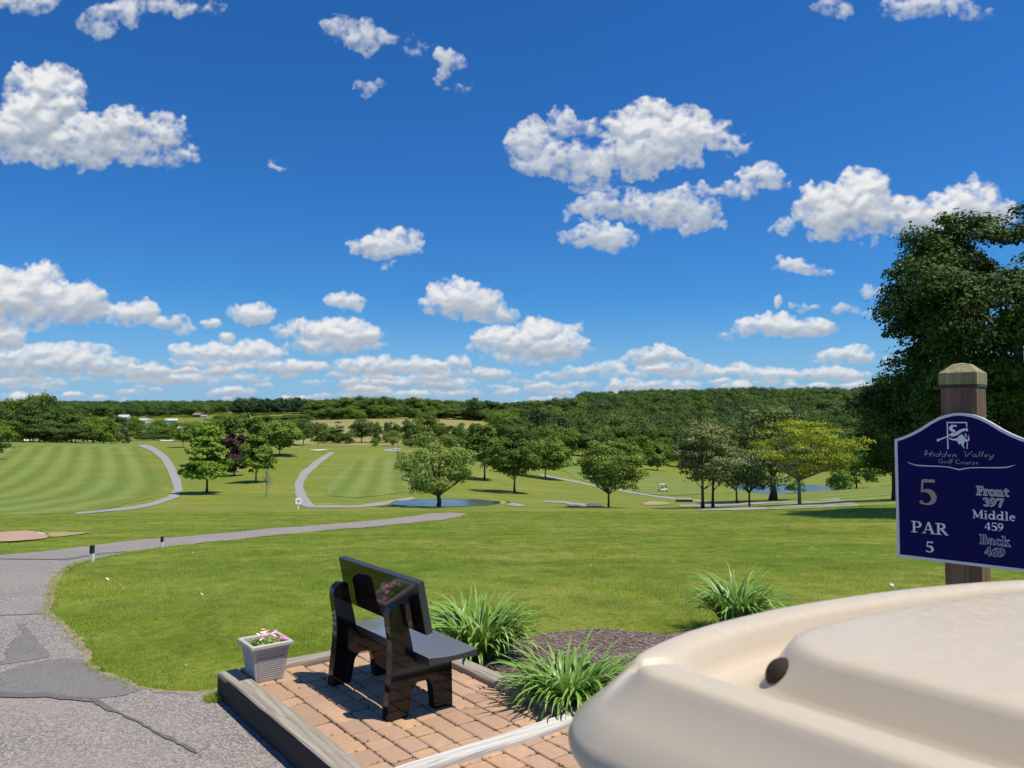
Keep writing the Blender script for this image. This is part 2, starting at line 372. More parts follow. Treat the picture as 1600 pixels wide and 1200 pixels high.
def asphalt_mat(name,dark=(.10,.10,.10),light=(.42,.40,.38),tint=(.30,.255,.225),sc=1.0,contrast=1.0):
    m,nt,b=new_mat(name); q=NB(nt); p=q.pos()
    st=q.vor(p,75*sc,out='Color'); sep=q.n('ShaderNodeSeparateColor'); q.L.new(st,sep.inputs[0]); r=sep.outputs[0]
    d=q.vor(p,75*sc); big=q.noise(p,.55,5,.6); mid=q.noise(p,4,4,.6)
    c=q.mix(q.mr(r,.05,.95),dark,light); c=q.mix(q.mr(d,.35,.75,0,.6),c,tuple(x*.45 for x in dark))
    c=q.mix(q.mr(big,.42,.62,0,.55),c,tint); c=q.mix(q.mr(mid,.5,.75,0,.35),c,tuple(x*1.2 for x in tint))
    q.L.new(c,b.inputs['Base Color']); b.inputs['Roughness'].default_value=.85
    h=q.m('SUBTRACT',1.0,d); q.L.new(q.bump(h,.5*contrast,.008),b.inputs['Normal'])
    return m
M_ASPH=asphalt_mat('asphalt',(.135,.124,.114),(.48,.43,.385),(.31,.262,.225))
M_PATCH=asphalt_mat('asphalt_patch',(.14,.135,.125),(.27,.252,.232),(.20,.187,.172),1.4,.6)
M_TAR=asphalt_mat('tar_seal',(.10,.097,.092),(.20,.19,.178),(.14,.132,.125),1.6,.4)
M_PATHG=asphalt_mat('cart_path_asphalt',(.25,.24,.225),(.43,.41,.38),(.33,.31,.28),.3,.4)
def rgbvar(name,a,b_,scale=20,rough=.9,bump=.5,dist=.01,vec='pos'):
    m,nt,b=new_mat(name); q=NB(nt); p=q.pos() if vec=='pos' else q.coord()
    n=q.noise(p,scale,6,.65); v=q.vor(p,scale*2.2); q.L.new(q.mix(q.mr(n,.3,.7),a,b_),b.inputs['Base Color']); b.inputs['Roughness'].default_value=rough
    q.L.new(q.bump(q.m('ADD',n,v),bump,dist),b.inputs['Normal']); return m
M_DIRT=rgbvar('red_dirt',(.34,.20,.14),(.50,.34,.25),6); M_SAND=rgbvar('bunker_sand',(.62,.56,.42),(.74,.69,.56),1)
M_TAN=rgbvar('worn_turf',(.24,.22,.06),(.42,.33,.17),2); M_SOIL=rgbvar('joint_sand',(.07,.05,.035),(.20,.14,.09),40)
M_MULCH=rgbvar('mulch',(.10,.07,.055),(.27,.20,.165),30,.95,1,.02)
def wood_mat(name,a,b_,axis='X',dark=(.05,.035,.025),sc=1.0,crack=.5):
    m,nt,b=new_mat(name); q=NB(nt); s={'X':(.35,6,6),'Y':(6,.35,6),'Z':(6,6,.35)}[axis]
    p=q.map(q.coord(),s); n=q.noise(p,4*sc,6,.6,1.2); n2=q.noise(p,14*sc,4,.6,.3); k=q.noise(q.map(q.coord(),tuple(x*1.8 if x>1 else x for x in s)),5*sc,3,.5,.6)
    w=q.n('ShaderNodeTexWave',wave_type='BANDS',bands_direction='DIAGONAL'); q.L.new(p,w.inputs[0]); w.inputs['Scale'].default_value=1.6*sc; w.inputs['Distortion'].default_value=5; w.inputs['Detail'].default_value=3
    c=q.mix(q.mr(n,.3,.7),a,b_); c=q.mix(q.mr(w.outputs[1],.0,.5,.4,0),c,tuple(x*.6 for x in a)); c=q.mix(q.mr(n2,.55,.8,0,.4),c,tuple(min(1,x*1.3) for x in b_))
    c=q.mix(q.mr(k,.28,.36,crack,0),c,dark)
    q.L.new(c,b.inputs['Base Color']); b.inputs['Roughness'].default_value=.85
    q.L.new(q.bump(q.m('ADD',n,k),.5,.006),b.inputs['Normal']); return m
M_TIMB=wood_mat('weathered_timber',(.24,.205,.16),(.43,.38,.30)); M_TIMBW=wood_mat('bleached_timber',(.50,.47,.41),(.72,.69,.62),crack=.8)
M_TIMBD=wood_mat('stained_shaded_timber',(.018,.014,.011),(.05,.04,.032)); M_POST=wood_mat('post_wood',(.10,.055,.032),(.27,.17,.11),'Z',crack=.6); M_CAP=wood_mat('cap_wood',(.20,.17,.075),(.42,.36,.20),'Z',crack=.4)
def granite():
    m,nt,b=new_mat('polished_black_granite'); q=NB(nt); p=q.coord(); n=q.vor(p,420); c=q.mix(q.mr(n,0,.16,1,0),(.006,.006,.007),(.06,.06,.065))
    q.L.new(c,b.inputs['Base Color']); b.inputs['Roughness'].default_value=.06; b.inputs['Specular IOR Level'].default_value=.42; return m
M_GRAN=granite()
m,nt,b=new_mat('sawn_black_granite'); b.inputs['Base Color'].default_value=(.04,.042,.047,1); b.inputs['Roughness'].default_value=.38; M_GRANR=m
def paver_mat():
    m,nt,b=new_mat('tumbled_paver'); q=NB(nt); r=q.n('ShaderNodeObjectInfo').outputs['Random']; p=q.pos()
    n=q.noise(p,14,6,.65); g=q.noise(p,90,4,.7); big=q.noise(p,3.2,3,.5)
    cr=q.n('ShaderNodeValToRGB'); q.L.new(r,cr.inputs[0]); e=cr.color_ramp.elements
    e[0].position=0;e[0].color=(.37,.225,.14,1); e[1].position=1; e[1].color=(.60,.365,.185,1)
    for ps,c in((.3,(.47,.285,.165,1)),(.55,(.53,.325,.175,1)),(.8,(.50,.305,.185,1))): k=e.new(ps);k.color=c
    c=q.mix(q.mr(n,.4,.7,0,.55),cr.outputs[0],(.31,.235,.195)); c=q.mix(q.mr(big,.5,.7,0,.35),c,(.33,.26,.21)); c=q.mix(q.mr(g,.55,.8,0,.5),c,(.60,.47,.34)); c=q.mix(q.mr(g,.22,.38,.5,0),c,(.16,.10,.07))
    q.L.new(c,b.inputs['Base Color']); b.inputs['Roughness'].default_value=.85; q.L.new(q.bump(q.m('ADD',n,g),.55,.006),b.inputs['Normal']); return m
M_PAVER=paver_mat()
m,nt,b=new_mat('pond_water'); q=NB(nt); b.inputs['Base Color'].default_value=(.035,.055,.05,1); b.inputs['Roughness'].default_value=.06; b.inputs['IOR'].default_value=1.33; b.inputs['Specular IOR Level'].default_value=.6
q.L.new(q.bump(q.noise(q.map(q.pos(),(1,3,1)),1.3,4,.6),.22,.05),b.inputs['Normal']); M_WATER=m
M_WHITE=plain('white_paint',(.78,.78,.76),.5,var=.06,scale=4); M_BLACK=plain('black_paint',(.02,.02,.022),.45)
# ------------------------------------------------------------------ the lie of the land
T_Y=np.array([6,8,10,14,20,30,45,60,80,100,115,130,160,200,240,300,360,450,550,650,800,1000,1400,2600],float)
T_X=np.array([-600,0,250,450,700,950,1150,1400,1700,2300],float)
R0=[None]*4
T_R={0:[860,837,817,805,795,780,769,757,735,710,690,690,688,684,676,668,660,650,643,650],
 250:[858,835,815,803,796,781,770,760,742,718,698,694,690,684,676,668,660,650,643,650],
 450:[857,833,814,800,797,783,771,758,738,714,698,696,692,674,661,655,650,646,643,650],
 700:[857,831,812,799.5,800,788,778,768,746,718,699,696,690,666,653,647,646,645,643,650],
 950:[857,831,812,800,796,792,787,781,772,760,749,735,722,706,690,674,648,632,630,652],
 1150:[857,830,810,799,797,795,790,785,777,766,757,746,738,718,692,668,638,627,626,652],
 1400:[856,829,806,790,781,773,766,761,756,752,748,744,741,716,690,666,638,628,627,652]}
T_R[-600]=T_R[0];T_R[1700]=T_R[1400];T_R[2300]=T_R[1400]
NEARZ=[-.16,-.2,-.30,-.68]
def row2z(row,Y):
    # height of the point at depth Y that the level eye sees at this row
    th=math.atan((row-600)/F)-PIT
    return EYE-Y*math.tan(th)
_lu=np.log(T_Y); GU=np.linspace((-600-800)/F,(2300-800)/F,140); GL=np.linspace(math.log(6),math.log(2600),260)
def _table():
    Z=np.zeros((len(T_X),len(T_Y)))
    for i,x in enumerate(T_X):
        for j,Y in enumerate(T_Y): Z[i,j]=NEARZ[j] if j<4 else row2z(T_R[int(x)][j-4],Y)
    S=Z/T_Y[None,:]                       # smooth the slope seen from the eye
    A=np.array([np.interp(GL,_lu,S[i]) for i in range(len(T_X))])
    B=np.array([np.interp(GU,(T_X-800)/F,A[:,j]) for j in range(len(GL))]).T
    def sm(a,ax,n):
        k=np.exp(-.5*(np.arange(-3*n,3*n+1)/n)**2); k/=k.sum()
        return np.apply_along_axis(lambda v:np.convolve(np.pad(v,3*n,mode='edge'),k,'valid'),ax,a)
    return sm(sm(B,1,3),0,4)
G_S=_table()
PONDS=[(-8.0,97.0,9.2,5.0,-8.95),(66.0,174.0,18.0,16.0,None)]
def _raw(X,Y):
    X=np.asarray(X,float);Y=np.asarray(Y,float)
    Yc=np.clip(Y,6,2600); u=np.clip(X/Yc,GU[0],GU[-1])
    a=(u-GU[0])/(GU[1]-GU[0]); b=(np.log(Yc)-GL[0])/(GL[1]-GL[0])
    i=np.clip(a.astype(int),0,len(GU)-2); j=np.clip(b.astype(int),0,len(GL)-2); a=a-i;b=b-j
    s=(G_S[i,j]*(1-a)+G_S[i+1,j]*a)*(1-b)+(G_S[i,j+1]*(1-a)+G_S[i+1,j+1]*a)*b
    z=s*Yc
    z=z+.35*np.sin(X*.031+1.3)*np.sin(Y*.023)*np.clip((Y-60)/200,0,1)
    z=z+.02*np.sin(X*.9+Y*.5)*np.sin(Y*.7-X*.3)*np.clip((Y-7)/10,0,1)
    w=np.clip((Y-5)/2,0,1); w=w*w*(3-2*w)
    return -.16*(1-w)+z*w
PONDS=[(-8.2,95.4,6.7,4.2,None,0),(64.5,175.0,13.5,15.0,None,1)]
def pond_level(k):
    cx,cy,rx,ry,_,_=PONDS[k]
    t=np.linspace(0,2*math.pi,40); return float(np.min(_raw(cx+rx*np.cos(t),cy+ry*np.sin(t))))-.02
LV=[None,None]
LV=[-8.30,-13.9]
def zt(X,Y):
    X=np.asarray(X,float);Y=np.asarray(Y,float); z=_raw(X,Y)
    for k,(cx,cy,rx,ry,_,_) in enumerate(PONDS):
        d=np.sqrt(((X-cx)/rx)**2+((Y-cy)/ry)**2)
        w=np.clip((1.55-d)/.5,0,1); w=w*w*(3-2*w)
        bed=LV[k]+np.where(d<1,-.9*(1-d),.16*(d-1))
        z=z*(1-w)+bed*w
    return z
def hit(px,py,ymin=4.2,ymax=2500,zoff=0):
    d=ray(px,py); Ys=np.exp(np.linspace(math.log(ymin),math.log(ymax),5000)); t=Ys/d[1]
    X=d[0]*t; Z=EYE+d[2]*t; T=zt(X,Ys)+zoff; k=np.argmax(Z<=T)
    if not (Z<=T).any(): k=len(Ys)-1
    return float(X[k]),float(Ys[k]),float(T[k])
def terrain():
    def ax(lo,hi,n,s,c=0):
        a=np.arcsinh((lo-c)/s); b=np.arcsinh((hi-c)/s); return c+s*np.sinh(np.linspace(a,b,n))
    xs=ax(-2200,2200,430,9); ys=ax(-80,2600,520,14,5)
    XX,YY=np.meshgrid(xs,ys); Z=zt(XX,YY)
    V=np.stack([XX,YY,Z],-1).reshape(-1,3); nx,ny=len(xs),len(ys)
    i=np.arange(nx-1)[None,:]+nx*np.arange(ny-1)[:,None]; i=i.ravel()
    Fc=np.stack([i,i+1,i+1+nx,i+nx],1)
    tag(link('ground',mesh('ground',V,Fc,M_LAWN,True)),kind='structure')
terrain()
def pip(X,Y,poly):
    X=np.asarray(X);Y=np.asarray(Y); c=np.zeros(X.shape,bool); n=len(poly)
    for i in range(n):
        x1,y1=poly[i];x2,y2=poly[i-1]
        if y1==y2: continue
        k=((y1>Y)!=(y2>Y))&(X<(x2-x1)*(Y-y1)/(y2-y1)+x1); c^=k
    return c
def jag(poly,step,amp,seed=1):
    r=random.Random(seed); out=[]; n=len(poly)
    for i in range(n):
        a=Vector(poly[i]);b=Vector(poly[(i+1)%n]); L_=(b-a).length; k=max(1,min(200,int(L_/(step*max(1,a.length/10)))))
        for q in range(k):
            p=a.lerp(b,q/k); am=amp*max(1,p.length/14) if amp else 0
            out.append((p.x+r.uniform(-am,am),p.y+r.uniform(-am,am)))
    return out
def overlay(name,wpoly,mat,lift=.006,grid=None,kind='structure',fn=None,crown=0):
    P=[Vector(p) for p in wpoly]
    X=[p.x for p in P];Y=[p.y for p in P]; g=grid or max(.25,min(max(X)-min(X),max(Y)-min(Y))/18)
    gx,gy=np.meshgrid(np.arange(min(X),max(X),g),np.arange(min(Y),max(Y),g)); gx=gx.ravel();gy=gy.ravel()
    k=pip(gx,gy,[(p.x,p.y) for p in P]); gx=gx[k];gy=gy[k]
    pts=P+[Vector((a+random.uniform(-.1,.1)*g,b+random.uniform(-.1,.1)*g)) for a,b in zip(gx,gy)]
    v,e,f,_,_,_=delaunay_2d_cdt(pts,[],[list(range(len(P)))],1,1e-5)
    vx=np.array([p.x for p in v]);vy=np.array([p.y for p in v])
    z=zt(vx,vy)+lift+.0003*np.clip(vy,0,None)
    f=[list(t) for t in f]
    me=mesh(name,np.stack([vx,vy,z],1),f,mat,True)
    # face upward
    up=sum(p.normal.z for p in me.polygons)
    if up<0: me.flip_normals()
    if fn is not None: attr(me,'stripe',fn(vx,vy))
    o=link(name,me)
    if kind: tag(o,kind=kind)
    return o
def wp(pxs,ymin=4.2,ymax=2500): return [hit(x,y,ymin,ymax)[:2] for x,y in pxs]
# fairways
lf_edge=[(215,700),(226,712),(238,728),(248,745),(254,760),(240,778),(200,787),(110,803)]
ew=wp(lf_edge,40); eY=np.array([p[1] for p in ew])[::-1]; eX=np.array([p[0] for p in ew])[::-1]
overlay('fairway',jag(wp([(-60,689),(0,688),(140,689),(190,693)]+lf_edge+[(60,805),(-60,806)],40),.3,.02,2),M_FAIR,.02,3.0,fn=lambda X,Y:(X-np.interp(Y,eY,eX))/5.6)
overlay('fairway',jag(wp([(552,722),(575,717),(620,717),(680,722),(705,738),(692,758),(650,766),(600,774),(555,778),(514,775),(508,762),(528,742)],66),.3,.02,3),M_FAIR,.02,2.5,fn=lambda X,Y:(X+.15*Y+3)/4.6)
overlay('fairway',jag(wp([(890,712),(960,726),(1010,742),(1060,746),(1120,760),(1100,772),(1040,775),(985,768),(900,748),(860,722)],105),.3,.02,4),M_FAIR,.02,4,fn=lambda X,Y:(Y-.7*X)/11)
overlay('fairway',jag(wp([(1185,788),(1300,772),(1395,758),(1500,762),(1540,800),(1380,812),(1200,806)],62),.3,.02,14),M_FAIR,.02,3,fn=lambda X,Y:(Y-.2*X)/12)
overlay('hay_field',wp([(395,688),(430,672),(480,655.5),(560,652.5),(640,652.5),(760,654),(860,657),(900,664),(880,690),(800,696),(640,697),(480,697)],245),M_HAY,.05,9)
overlay('hay_field',wp([(385,662),(420,650),(462,650),(455,658),(415,672)],245),M_HAY,.05,9)
overlay('putting_green',jag(wp([(395,699),(470,697),(470,702),(400,704)],180),.3,0,5),M_FAIR,.03,3,fn=lambda X,Y:X*0+.25)
for bp in ([(24,688.5),(44,686.3),(52,687.2),(48,689.5),(30,689.8)],[(136,688),(144,687.3),(153,688),(152,690),(138,690)],[(248,688),(262,687.3),(274,688.5),(270,690),(252,690)],[(482,704.2),(505,703.2),(515,704.2),(495,705.4)]):
    overlay('sand_bunker',jag(wp(bp,150),.1,.0,6),M_SAND,.14,1.5)
# ponds
for k,(cx,cy,rx,ry,_,_) in enumerate(PONDS):
    n=64; V=[(cx,cy,LV[k]+.02)]+[(cx+rx*1.02*math.cos(2*math.pi*i/n),cy+ry*1.02*math.sin(2*math.pi*i/n),LV[k]+.02) for i in range(n)]
    o=link('pond',mesh('pond',V,[[0,1+i,1+(i+1)%n] for i in range(n)],M_WATER)); tag(o,kind='structure')
    rim=[]
# the ring of worn bank round the near pond
def ring(name,cx,cy,rx,ry,w,mat,a0,a1,lift=.02,n=70):
    V=[];Fc=[]
    for i in range(n+1):
        a=math.radians(a0+(a1-a0)*i/n)
        for s in (0,w): 
            x=cx+(rx+s)*math.cos(a); y=cy+(ry+s)*math.sin(a); V.append((x,y,float(zt(x,y))+lift+.0003*y))
    Fc=[[2*i,2*i+1,2*i+3,2*i+2] for i in range(n)]
    return tag(link(name,mesh(name,V,Fc,mat,True)),kind='structure')
ring('pond_bank',-8.2,95.4,6.9,4.35,.6,M_TAN,-20,200)
# cart paths
def path(pxs,ymin,mat=M_PATHG,lift=.02,grid=1.6,am=.005,name='cart_path'):
    return overlay(name,jag(wp(pxs,ymin),.2,am,7),mat,lift,grid)
path([(214,697),(236,705),(252,718),(262,735),(268,752),(272,765),(262,776),(232,787),(178,795),(116,801.5),(120,804),(188,798.5),(246,788.5),(278,777.5),(285,766),(282,748),(272,728),(262,713),(246,702),(226,695)],40)
path([(516,706.5),(490,722),(470,738),(460,756),(462,774),(469,789),(480,793.5),(560,793.5),(605,789),(650,779),(644,777),(600,784),(555,790.5),(492,790),(478,774),(473,757),(482,741),(500,725),(523,708)],66)
ring('cart_path',-8.2,95.4,8.1,5.6,1.7,M_PATHG,-25,130,.03)
path([(600,703),(620,701),(632,702.5),(618,705.5),(602,706)],180)
path([(846,741),(900,752),(960,763),(1010,772),(1060,779),(1110,783),(1112,785.5),(1056,781.5),(1006,774),(955,765),(895,753.5),(842,742.5)],105)
path([(846,785),(880,786.5),(905,791),(940,794),(945,791.5),(915,787.5),(880,783.5),(850,783)],70)
path([(1060,789.5),(1120,788),(1200,784),(1250,783),(1310,779),(1345,790),(1300,796),(1220,795.5),(1100,798),(1085,796),(1180,792),(1250,789.5),(1290,788),(1250,786),(1180,788),(1120,791),(1064,792)],62)
overlay('ditch',jag(wp([(884,790),(898,788.6),(912,790.5),(900,792.5),(888,792)],70),.1,.02,21),M_SOIL,.04,.8)
overlay('ditch',jag(wp([(914,789),(924,786.6),(936,787),(946,791.5),(930,793),(918,792)],70),.1,.02,22),M_SOIL,.04,.8)
overlay('worn_turf',jag(wp([(1002,786),(1020,783.5),(1042,785),(1050,787.5),(1030,789.5),(1008,789.5)],70),.1,.02,23),M_TAN,.03,1.2)
# the asphalt drive and main path in front
asph_px=[(-700,880),(-300,872),(0,868),(60,863),(150,852),(250,841.5),(330,835),(400,828.5),(500,821),(600,812.5),(650,806.5),(676,802.5),(705,801.5),(728,803),(720,808),(690,813),(640,818),(600,822),(500,830),(400,840),(300,851),(250,857),(195,866),(150,875),(118,883),(100,895),(86,915),(82,940),(75,958),(98,975),(122,1000),(138,1022),(140,1040),(155,1052),(190,1063),(215,1075),(262,1084),(300,1085),(340,1080),(356,1086)]
aw=wp(asph_px[:-1],4.2,58)
aw=aw+[(-2.14,5.95),(-1.9,5.9),(-.3,3.8),(3.5,1.5),(3.5,-12),(-16,-12)]
ASPH=aw
APJ=jag(aw,.12,.018,9)
overlay('asphalt_drive',APJ,M_ASPH,.010,.35)
overlay('asphalt_patch',jag([on(x/3.1575,820+y/3.1575,-.17) for x,y in [(-300,760),(0,735),(100,700),(230,668),(320,662),(405,665),(440,700),(480,735),(590,775),(690,830),(600,858),(470,872),(400,868),(200,850),(0,852),(-300,840)]],.1,.01,3),M_PATCH,.0135,.25)
overlay('tar_seal',jag([on(x/3.1575,820+y/3.1575,-.17) for x,y in [(-300,832),(0,838),(120,850),(220,842),(330,862),(420,880),(480,872),(560,925),(640,965),(700,990),(760,1030),(860,1078),(960,1130),(1010,1175),(950,1135),(850,1085),(760,1040),(690,1000),(600,955),(530,932),(460,892),(380,885),(220,868),(120,870),(0,868),(-300,850)]],.06,.01,4),M_TAR,.0165,.2)
overlay('tar_seal',jag([on(x/3.1575,820+y/3.1575,-.19) for x,y in [(88,480),(118,478),(130,505),(150,525),(185,565),(205,595),(222,630),(250,660),(120,690),(30,700),(-60,720),(-60,700),(30,672),(40,600),(60,570),(105,545),(110,520)]],.07,.02,5),M_PATCH,.0135,.2)
overlay('tar_seal',jag([on(x/3.1575,820+y/3.1575,-.24) for x,y in [(-60,443),(0,447),(100,444),(215,438),(216,443),(100,449),(0,452),(-60,449)]],.2,.004,6),M_TAR,.0135,.3)
overlay('tar_seal',jag(wp([(0,874.0),(60,874.5),(98,874.5),(130,869),(170,864),(200,862),(190,864),(150,868.5),(104,876.5),(60,875.6),(0,875.2)]),.3,0,6),M_PATCH,.02,.5)
# crumbling brownish verge where turf meets the drive
vg=[Vector(p) for p in aw[21:41]]
for k in range(0,len(vg)-1):
    a,b_=vg[k],vg[k+1]
    if (b_-a).length<.02: continue
vin=[]
for i,p in enumerate(vg):
    d=(vg[min(i+1,len(vg)-1)]-vg[max(i-1,0)]).normalized(); nn_=Vector((-d.y,d.x)); 
    if nn_.x>0: pass
    vin.append((p,nn_))
out_=[tuple(p+nn_*.02) for p,nn_ in vin]+[tuple(p-nn_*random.uniform(.015,.075)) for p,nn_ in vin[::-1]]
M_VERGE=rgbvar('gravel_verge',(.20,.14,.09),(.42,.33,.25),45)
overlay('gravel_verge',jag(out_,.05,.022,15),M_VERGE,.0125,.15)
# bare red soil beside the path
overlay('dirt_patch',jag(wp([(-60,836),(0,833.5),(20,831.8),(40,831.2),(62,833),(78,838),(72,843),(50,846),(20,848.5),(-60,850)]),.15,.04,8),M_DIRT,.05,.5)
overlay('worn_turf',jag(wp([(74,833),(100,832),(125,832.8),(146,833.2),(128,835.5),(104,838.5),(80,841)]),.15,.04,9),M_TAN,.03,.5)
# ------------------------------------------------------------------ patio frame:  l = away from the eye along the timbers, d = across
PL=Vector((-.612,.791,0)).normalized(); PD=Vector((PL.y,-PL.x,0))
def pw(l,d,z=0): return PL*l+PD*d+Vector((0,0,z))
PM=Matrix(((PL.x,PD.x,0,0),(PL.y,PD.y,0,0),(0,0,1,0),(0,0,0,1)))   # (l,d,z)->world ; left handed, faces are recalculated
def fix(me):
    bm=bmesh.new(); bm.from_mesh(me); bmesh.ops.recalc_face_normals(bm,faces=bm.faces); bm.to_mesh(me); bm.free()
patio=empty('patio',pw(4.9,2.8,-.14)); tag(patio,kind='structure')
INV=Matrix.Translation(-patio.location)
def pchild(name,mb,mat,smooth=False,parent=patio,inv=INV):
    me=mesh(name,[inv@(PM@Vector(v)) for v in mb.v],mb.f,mat,smooth); fix(me); return link(name,me,parent)
# bedding sand under the pavers
sb=MB().box(2.6,6.07,2.07,3.47,-.14,-.022); pchild('joint_sand',sb,M_SOIL)
sb=MB().box(2.6,3.80,3.471,4.95,-.14,-.022); pchild('joint_sand',sb,M_SOIL)
# pavers: rows run along l, each .155 wide; two lengths
def paver_mesh(L_,W_,seed):
    r=random.Random(seed); n=3; pts=[]
    c=.0075
    base=[(-L_/2+c*1.6,-W_/2),(L_/2-c*1.6,-W_/2),(L_/2,-W_/2+c*1.6),(L_/2,W_/2-c*1.6),(L_/2-c*1.6,W_/2),(-L_/2+c*1.6,W_/2),(-L_/2,W_/2-c*1.6),(-L_/2,-W_/2+c*1.6)]
    base=[(x+r.uniform(-.003,.003),y+r.uniform(-.003,.003)) for x,y in base]
    tl=[r.uniform(-.002,.002) for _ in range(3)]
    def ringp(k,z): return [(x*(1-k/ (L_/2)),y*(1-k/(W_/2)),z+tl[0]*x/.1+tl[1]*y/.1) for x,y in base]
    V=ringp(0,-.045)+ringp(0,-.010)+ringp(.004,-.004)+ringp(.012,-.0005)+[(0,0,.0015)]
    Fc=[]
    for q in range(3):
        for i in range(8): Fc.append([q*8+i,q*8+(i+1)%8,(q+1)*8+(i+1)%8,(q+1)*8+i])
    for i in range(8): Fc.append([24+i,24+(i+1)%8,32])
    return mesh('paver',V,Fc,M_PAVER,True)
PAV={L_:[paver_mesh(L_-.007,.148,int(L_*1000)+i) for i in range(6)] for L_ in (.115,.155,.215)}
for me in sum(PAV.values(),[]):
    me.polygons.foreach_set('use_smooth',np.zeros(len(me.polygons),bool))
npav=0
ang=math.atan2(PL.y,PL.x)
PAVERS=[]
def lay(l0,l1,d0,rows):
    global npav
    for r in range(rows):
        d=d0+.155*(r+.5); l=l0+random.choice((0,-.06,-.1))
        while l<l1-.02:
            Lc=random.choice((.155,.215,.215)) if l<l1-.26 else (.215 if l1-l>.19 else (.155 if l1-l>.13 else .115))
            if l>=l0-.11 :
                c=pw(l+Lc/2,d,random.uniform(-.003,.003)); me=random.choice(PAV[Lc])
                if l+Lc<=l1+.03 and l>=l0-.005 or True:
                    o=link('paver',me,patio,c-patio.location,ang+random.choice((0,math.pi))+random.uniform(-.015,.015)); PAVERS.append((l,l+Lc,d)); npav+=1
            l+=Lc
lay(3.955,6.06,2.085,9)
lay(2.75,3.79,2.085,18)
# moss and fine litter in the joints
mv=MB(); rr=random.Random(3)
for _ in range(520):
    l0,l1,d=rr.choice(PAVERS); e=rr.choice((0,1,2)); 
    c=pw(rr.uniform(l0,l1),d+.0775*rr.choice((-1,1)),-.006) if e else pw(l0,d+rr.uniform(-.07,.07),-.006)
    if rr.random()<.5 and math.sin(c.x*5+1)*math.sin(c.y*4)<0: continue
    for k in range(5):
        a=rr.uniform(0,6.28); h=rr.uniform(.004,.014); w=rr.uniform(.003,.006); q=c+Vector((rr.uniform(-.014,.014),rr.uniform(-.014,.014),0))
        t=Vector((math.cos(a),math.sin(a),0))*w; mv.add([q-t,q+t,q+Vector((rr.uniform(-.006,.006),rr.uniform(-.006,.006),h))],[[0,1,2]])
M_MOSS=rgbvar('moss',(.06,.09,.02),(.16,.20,.05),60)
me=mesh('moss',[Vector(v)-patio.location for v in mv.v],mv.f,M_MOSS); tag(link('moss',me,patio),kind='stuff')
# timbers round the patio
def timber(l0,l1,d0,d1,z0,z1,mat,seed,ln='l'):
    r=random.Random(seed); n=14
    along_l=(l1-l0)>(d1-d0); V=[];Fc=[]
    S=[(0,.0),(0,.88),(.03,.96),(.08,1),(.92,1),(.97,.96),(1,.88),(1,0)]
    L_=max(l1-l0,d1-d0); W_=min(l1-l0,d1-d0)
    for i in range(n+1):
        t=i/n; e=.006 if i in(0,n) else 0
        for s,h in S:
            w=(s-.5)*W_*(1-e*4)+r.uniform(-.0025,.0025); zz=z0+(z1-z0)*h+(r.uniform(-.002,.002) if h>.5 else 0)-e
            V.append(((t-.5)*L_,w,zz-(z0+z1)/2))
    k=len(S)
    for i in range(n):
        for j in range(k-1): Fc.append([i*k+j,i*k+j+1,(i+1)*k+j+1,(i+1)*k+j])
    Fc.append(list(range(k))); Fc.append([n*k+j for j in range(k)][::-1])
    me=mesh('timber',V,Fc,mat,False); fix(me)
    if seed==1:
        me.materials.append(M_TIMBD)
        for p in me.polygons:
            if abs(p.normal.z)<.3: p.material_index=1  # upright faces: dark stained wood with their shade painted into the colour
    c=pw((l0+l1)/2,(d0+d1)/2,(z0+z1)/2)-patio.location
    return link('timber',me,patio,c,ang if along_l else ang+math.pi/2)
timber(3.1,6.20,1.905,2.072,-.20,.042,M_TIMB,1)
timber(6.075,6.20,2.078,3.46,-.18,.040,M_TIMB,2)
timber(3.925,6.19,3.468,3.615,-.12,.045,M_TIMB,3)
timber(3.795,3.92,2.075,4.95,-.12,.040,M_TIMBW,4)
# mulch bed
MUL=[tuple(pw(3.91,3.6)[:2]),tuple(pw(6.2,3.6)[:2])]+[on(x,y,-.1) for x,y in [(735,1012),(800,1000),(860,985),(940,978),(985,983),(1040,988),(1090,978),(1150,968),(1235,948)]]+[(4.6,8.2),(4.2,6.6),tuple(pw(3.91,4.95)[:2])]
def mulchz(X,Y): return -.165*0+.03*np.sin(X*3.1)*np.sin(Y*2.3)
mo=overlay('mulch_bed',jag(MUL,.1,.012,11),M_MULCH,.075,.12)
rm=np.random.default_rng(4); cnt=9000
bx=rm.uniform(-.6,3.2,cnt);by=rm.uniform(5.0,8.4,cnt); k=pip(bx,by,MUL); bx=bx[k];by=by[k]
V=[];Fc=[]
bz=zt(bx,by)+.082
for i,(x,y,z) in enumerate(zip(bx,by,bz)):
    a=rm.uniform(0,6.28);l=rm.uniform(.008,.026);w=rm.uniform(.003,.007);tz=rm.uniform(-.006,.008); ca,sa=math.cos(a),math.sin(a)
    b=len(V); V+=[(x-ca*l-sa*w,y-sa*l+ca*w,z),(x-ca*l+sa*w,y-sa*l-ca*w,z+.003),(x+ca*l+sa*w,y+sa*l-ca*w,z+tz+.003),(x+ca*l-sa*w,y+sa*l+ca*w,z+tz)]; Fc.append([b,b+1,b+2,b+3])
m,nt,b=new_mat('bark_chips'); q=NB(nt); v=q.n('ShaderNodeTexWhiteNoise'); v.noise_dimensions='3D'; q.L.new(q.map(q.vor(q.pos(),26,out='Color'),(1,1,1)),v.inputs[0]); q.L.new(q.mix(v.outputs[0],(.11,.075,.06),(.36,.28,.23)),b.inputs['Base Color']); b.inputs['Roughness'].default_value=.9
tag(link('mulch_chips',mesh('mulch_chips',V,Fc,m)),kind='stuff')
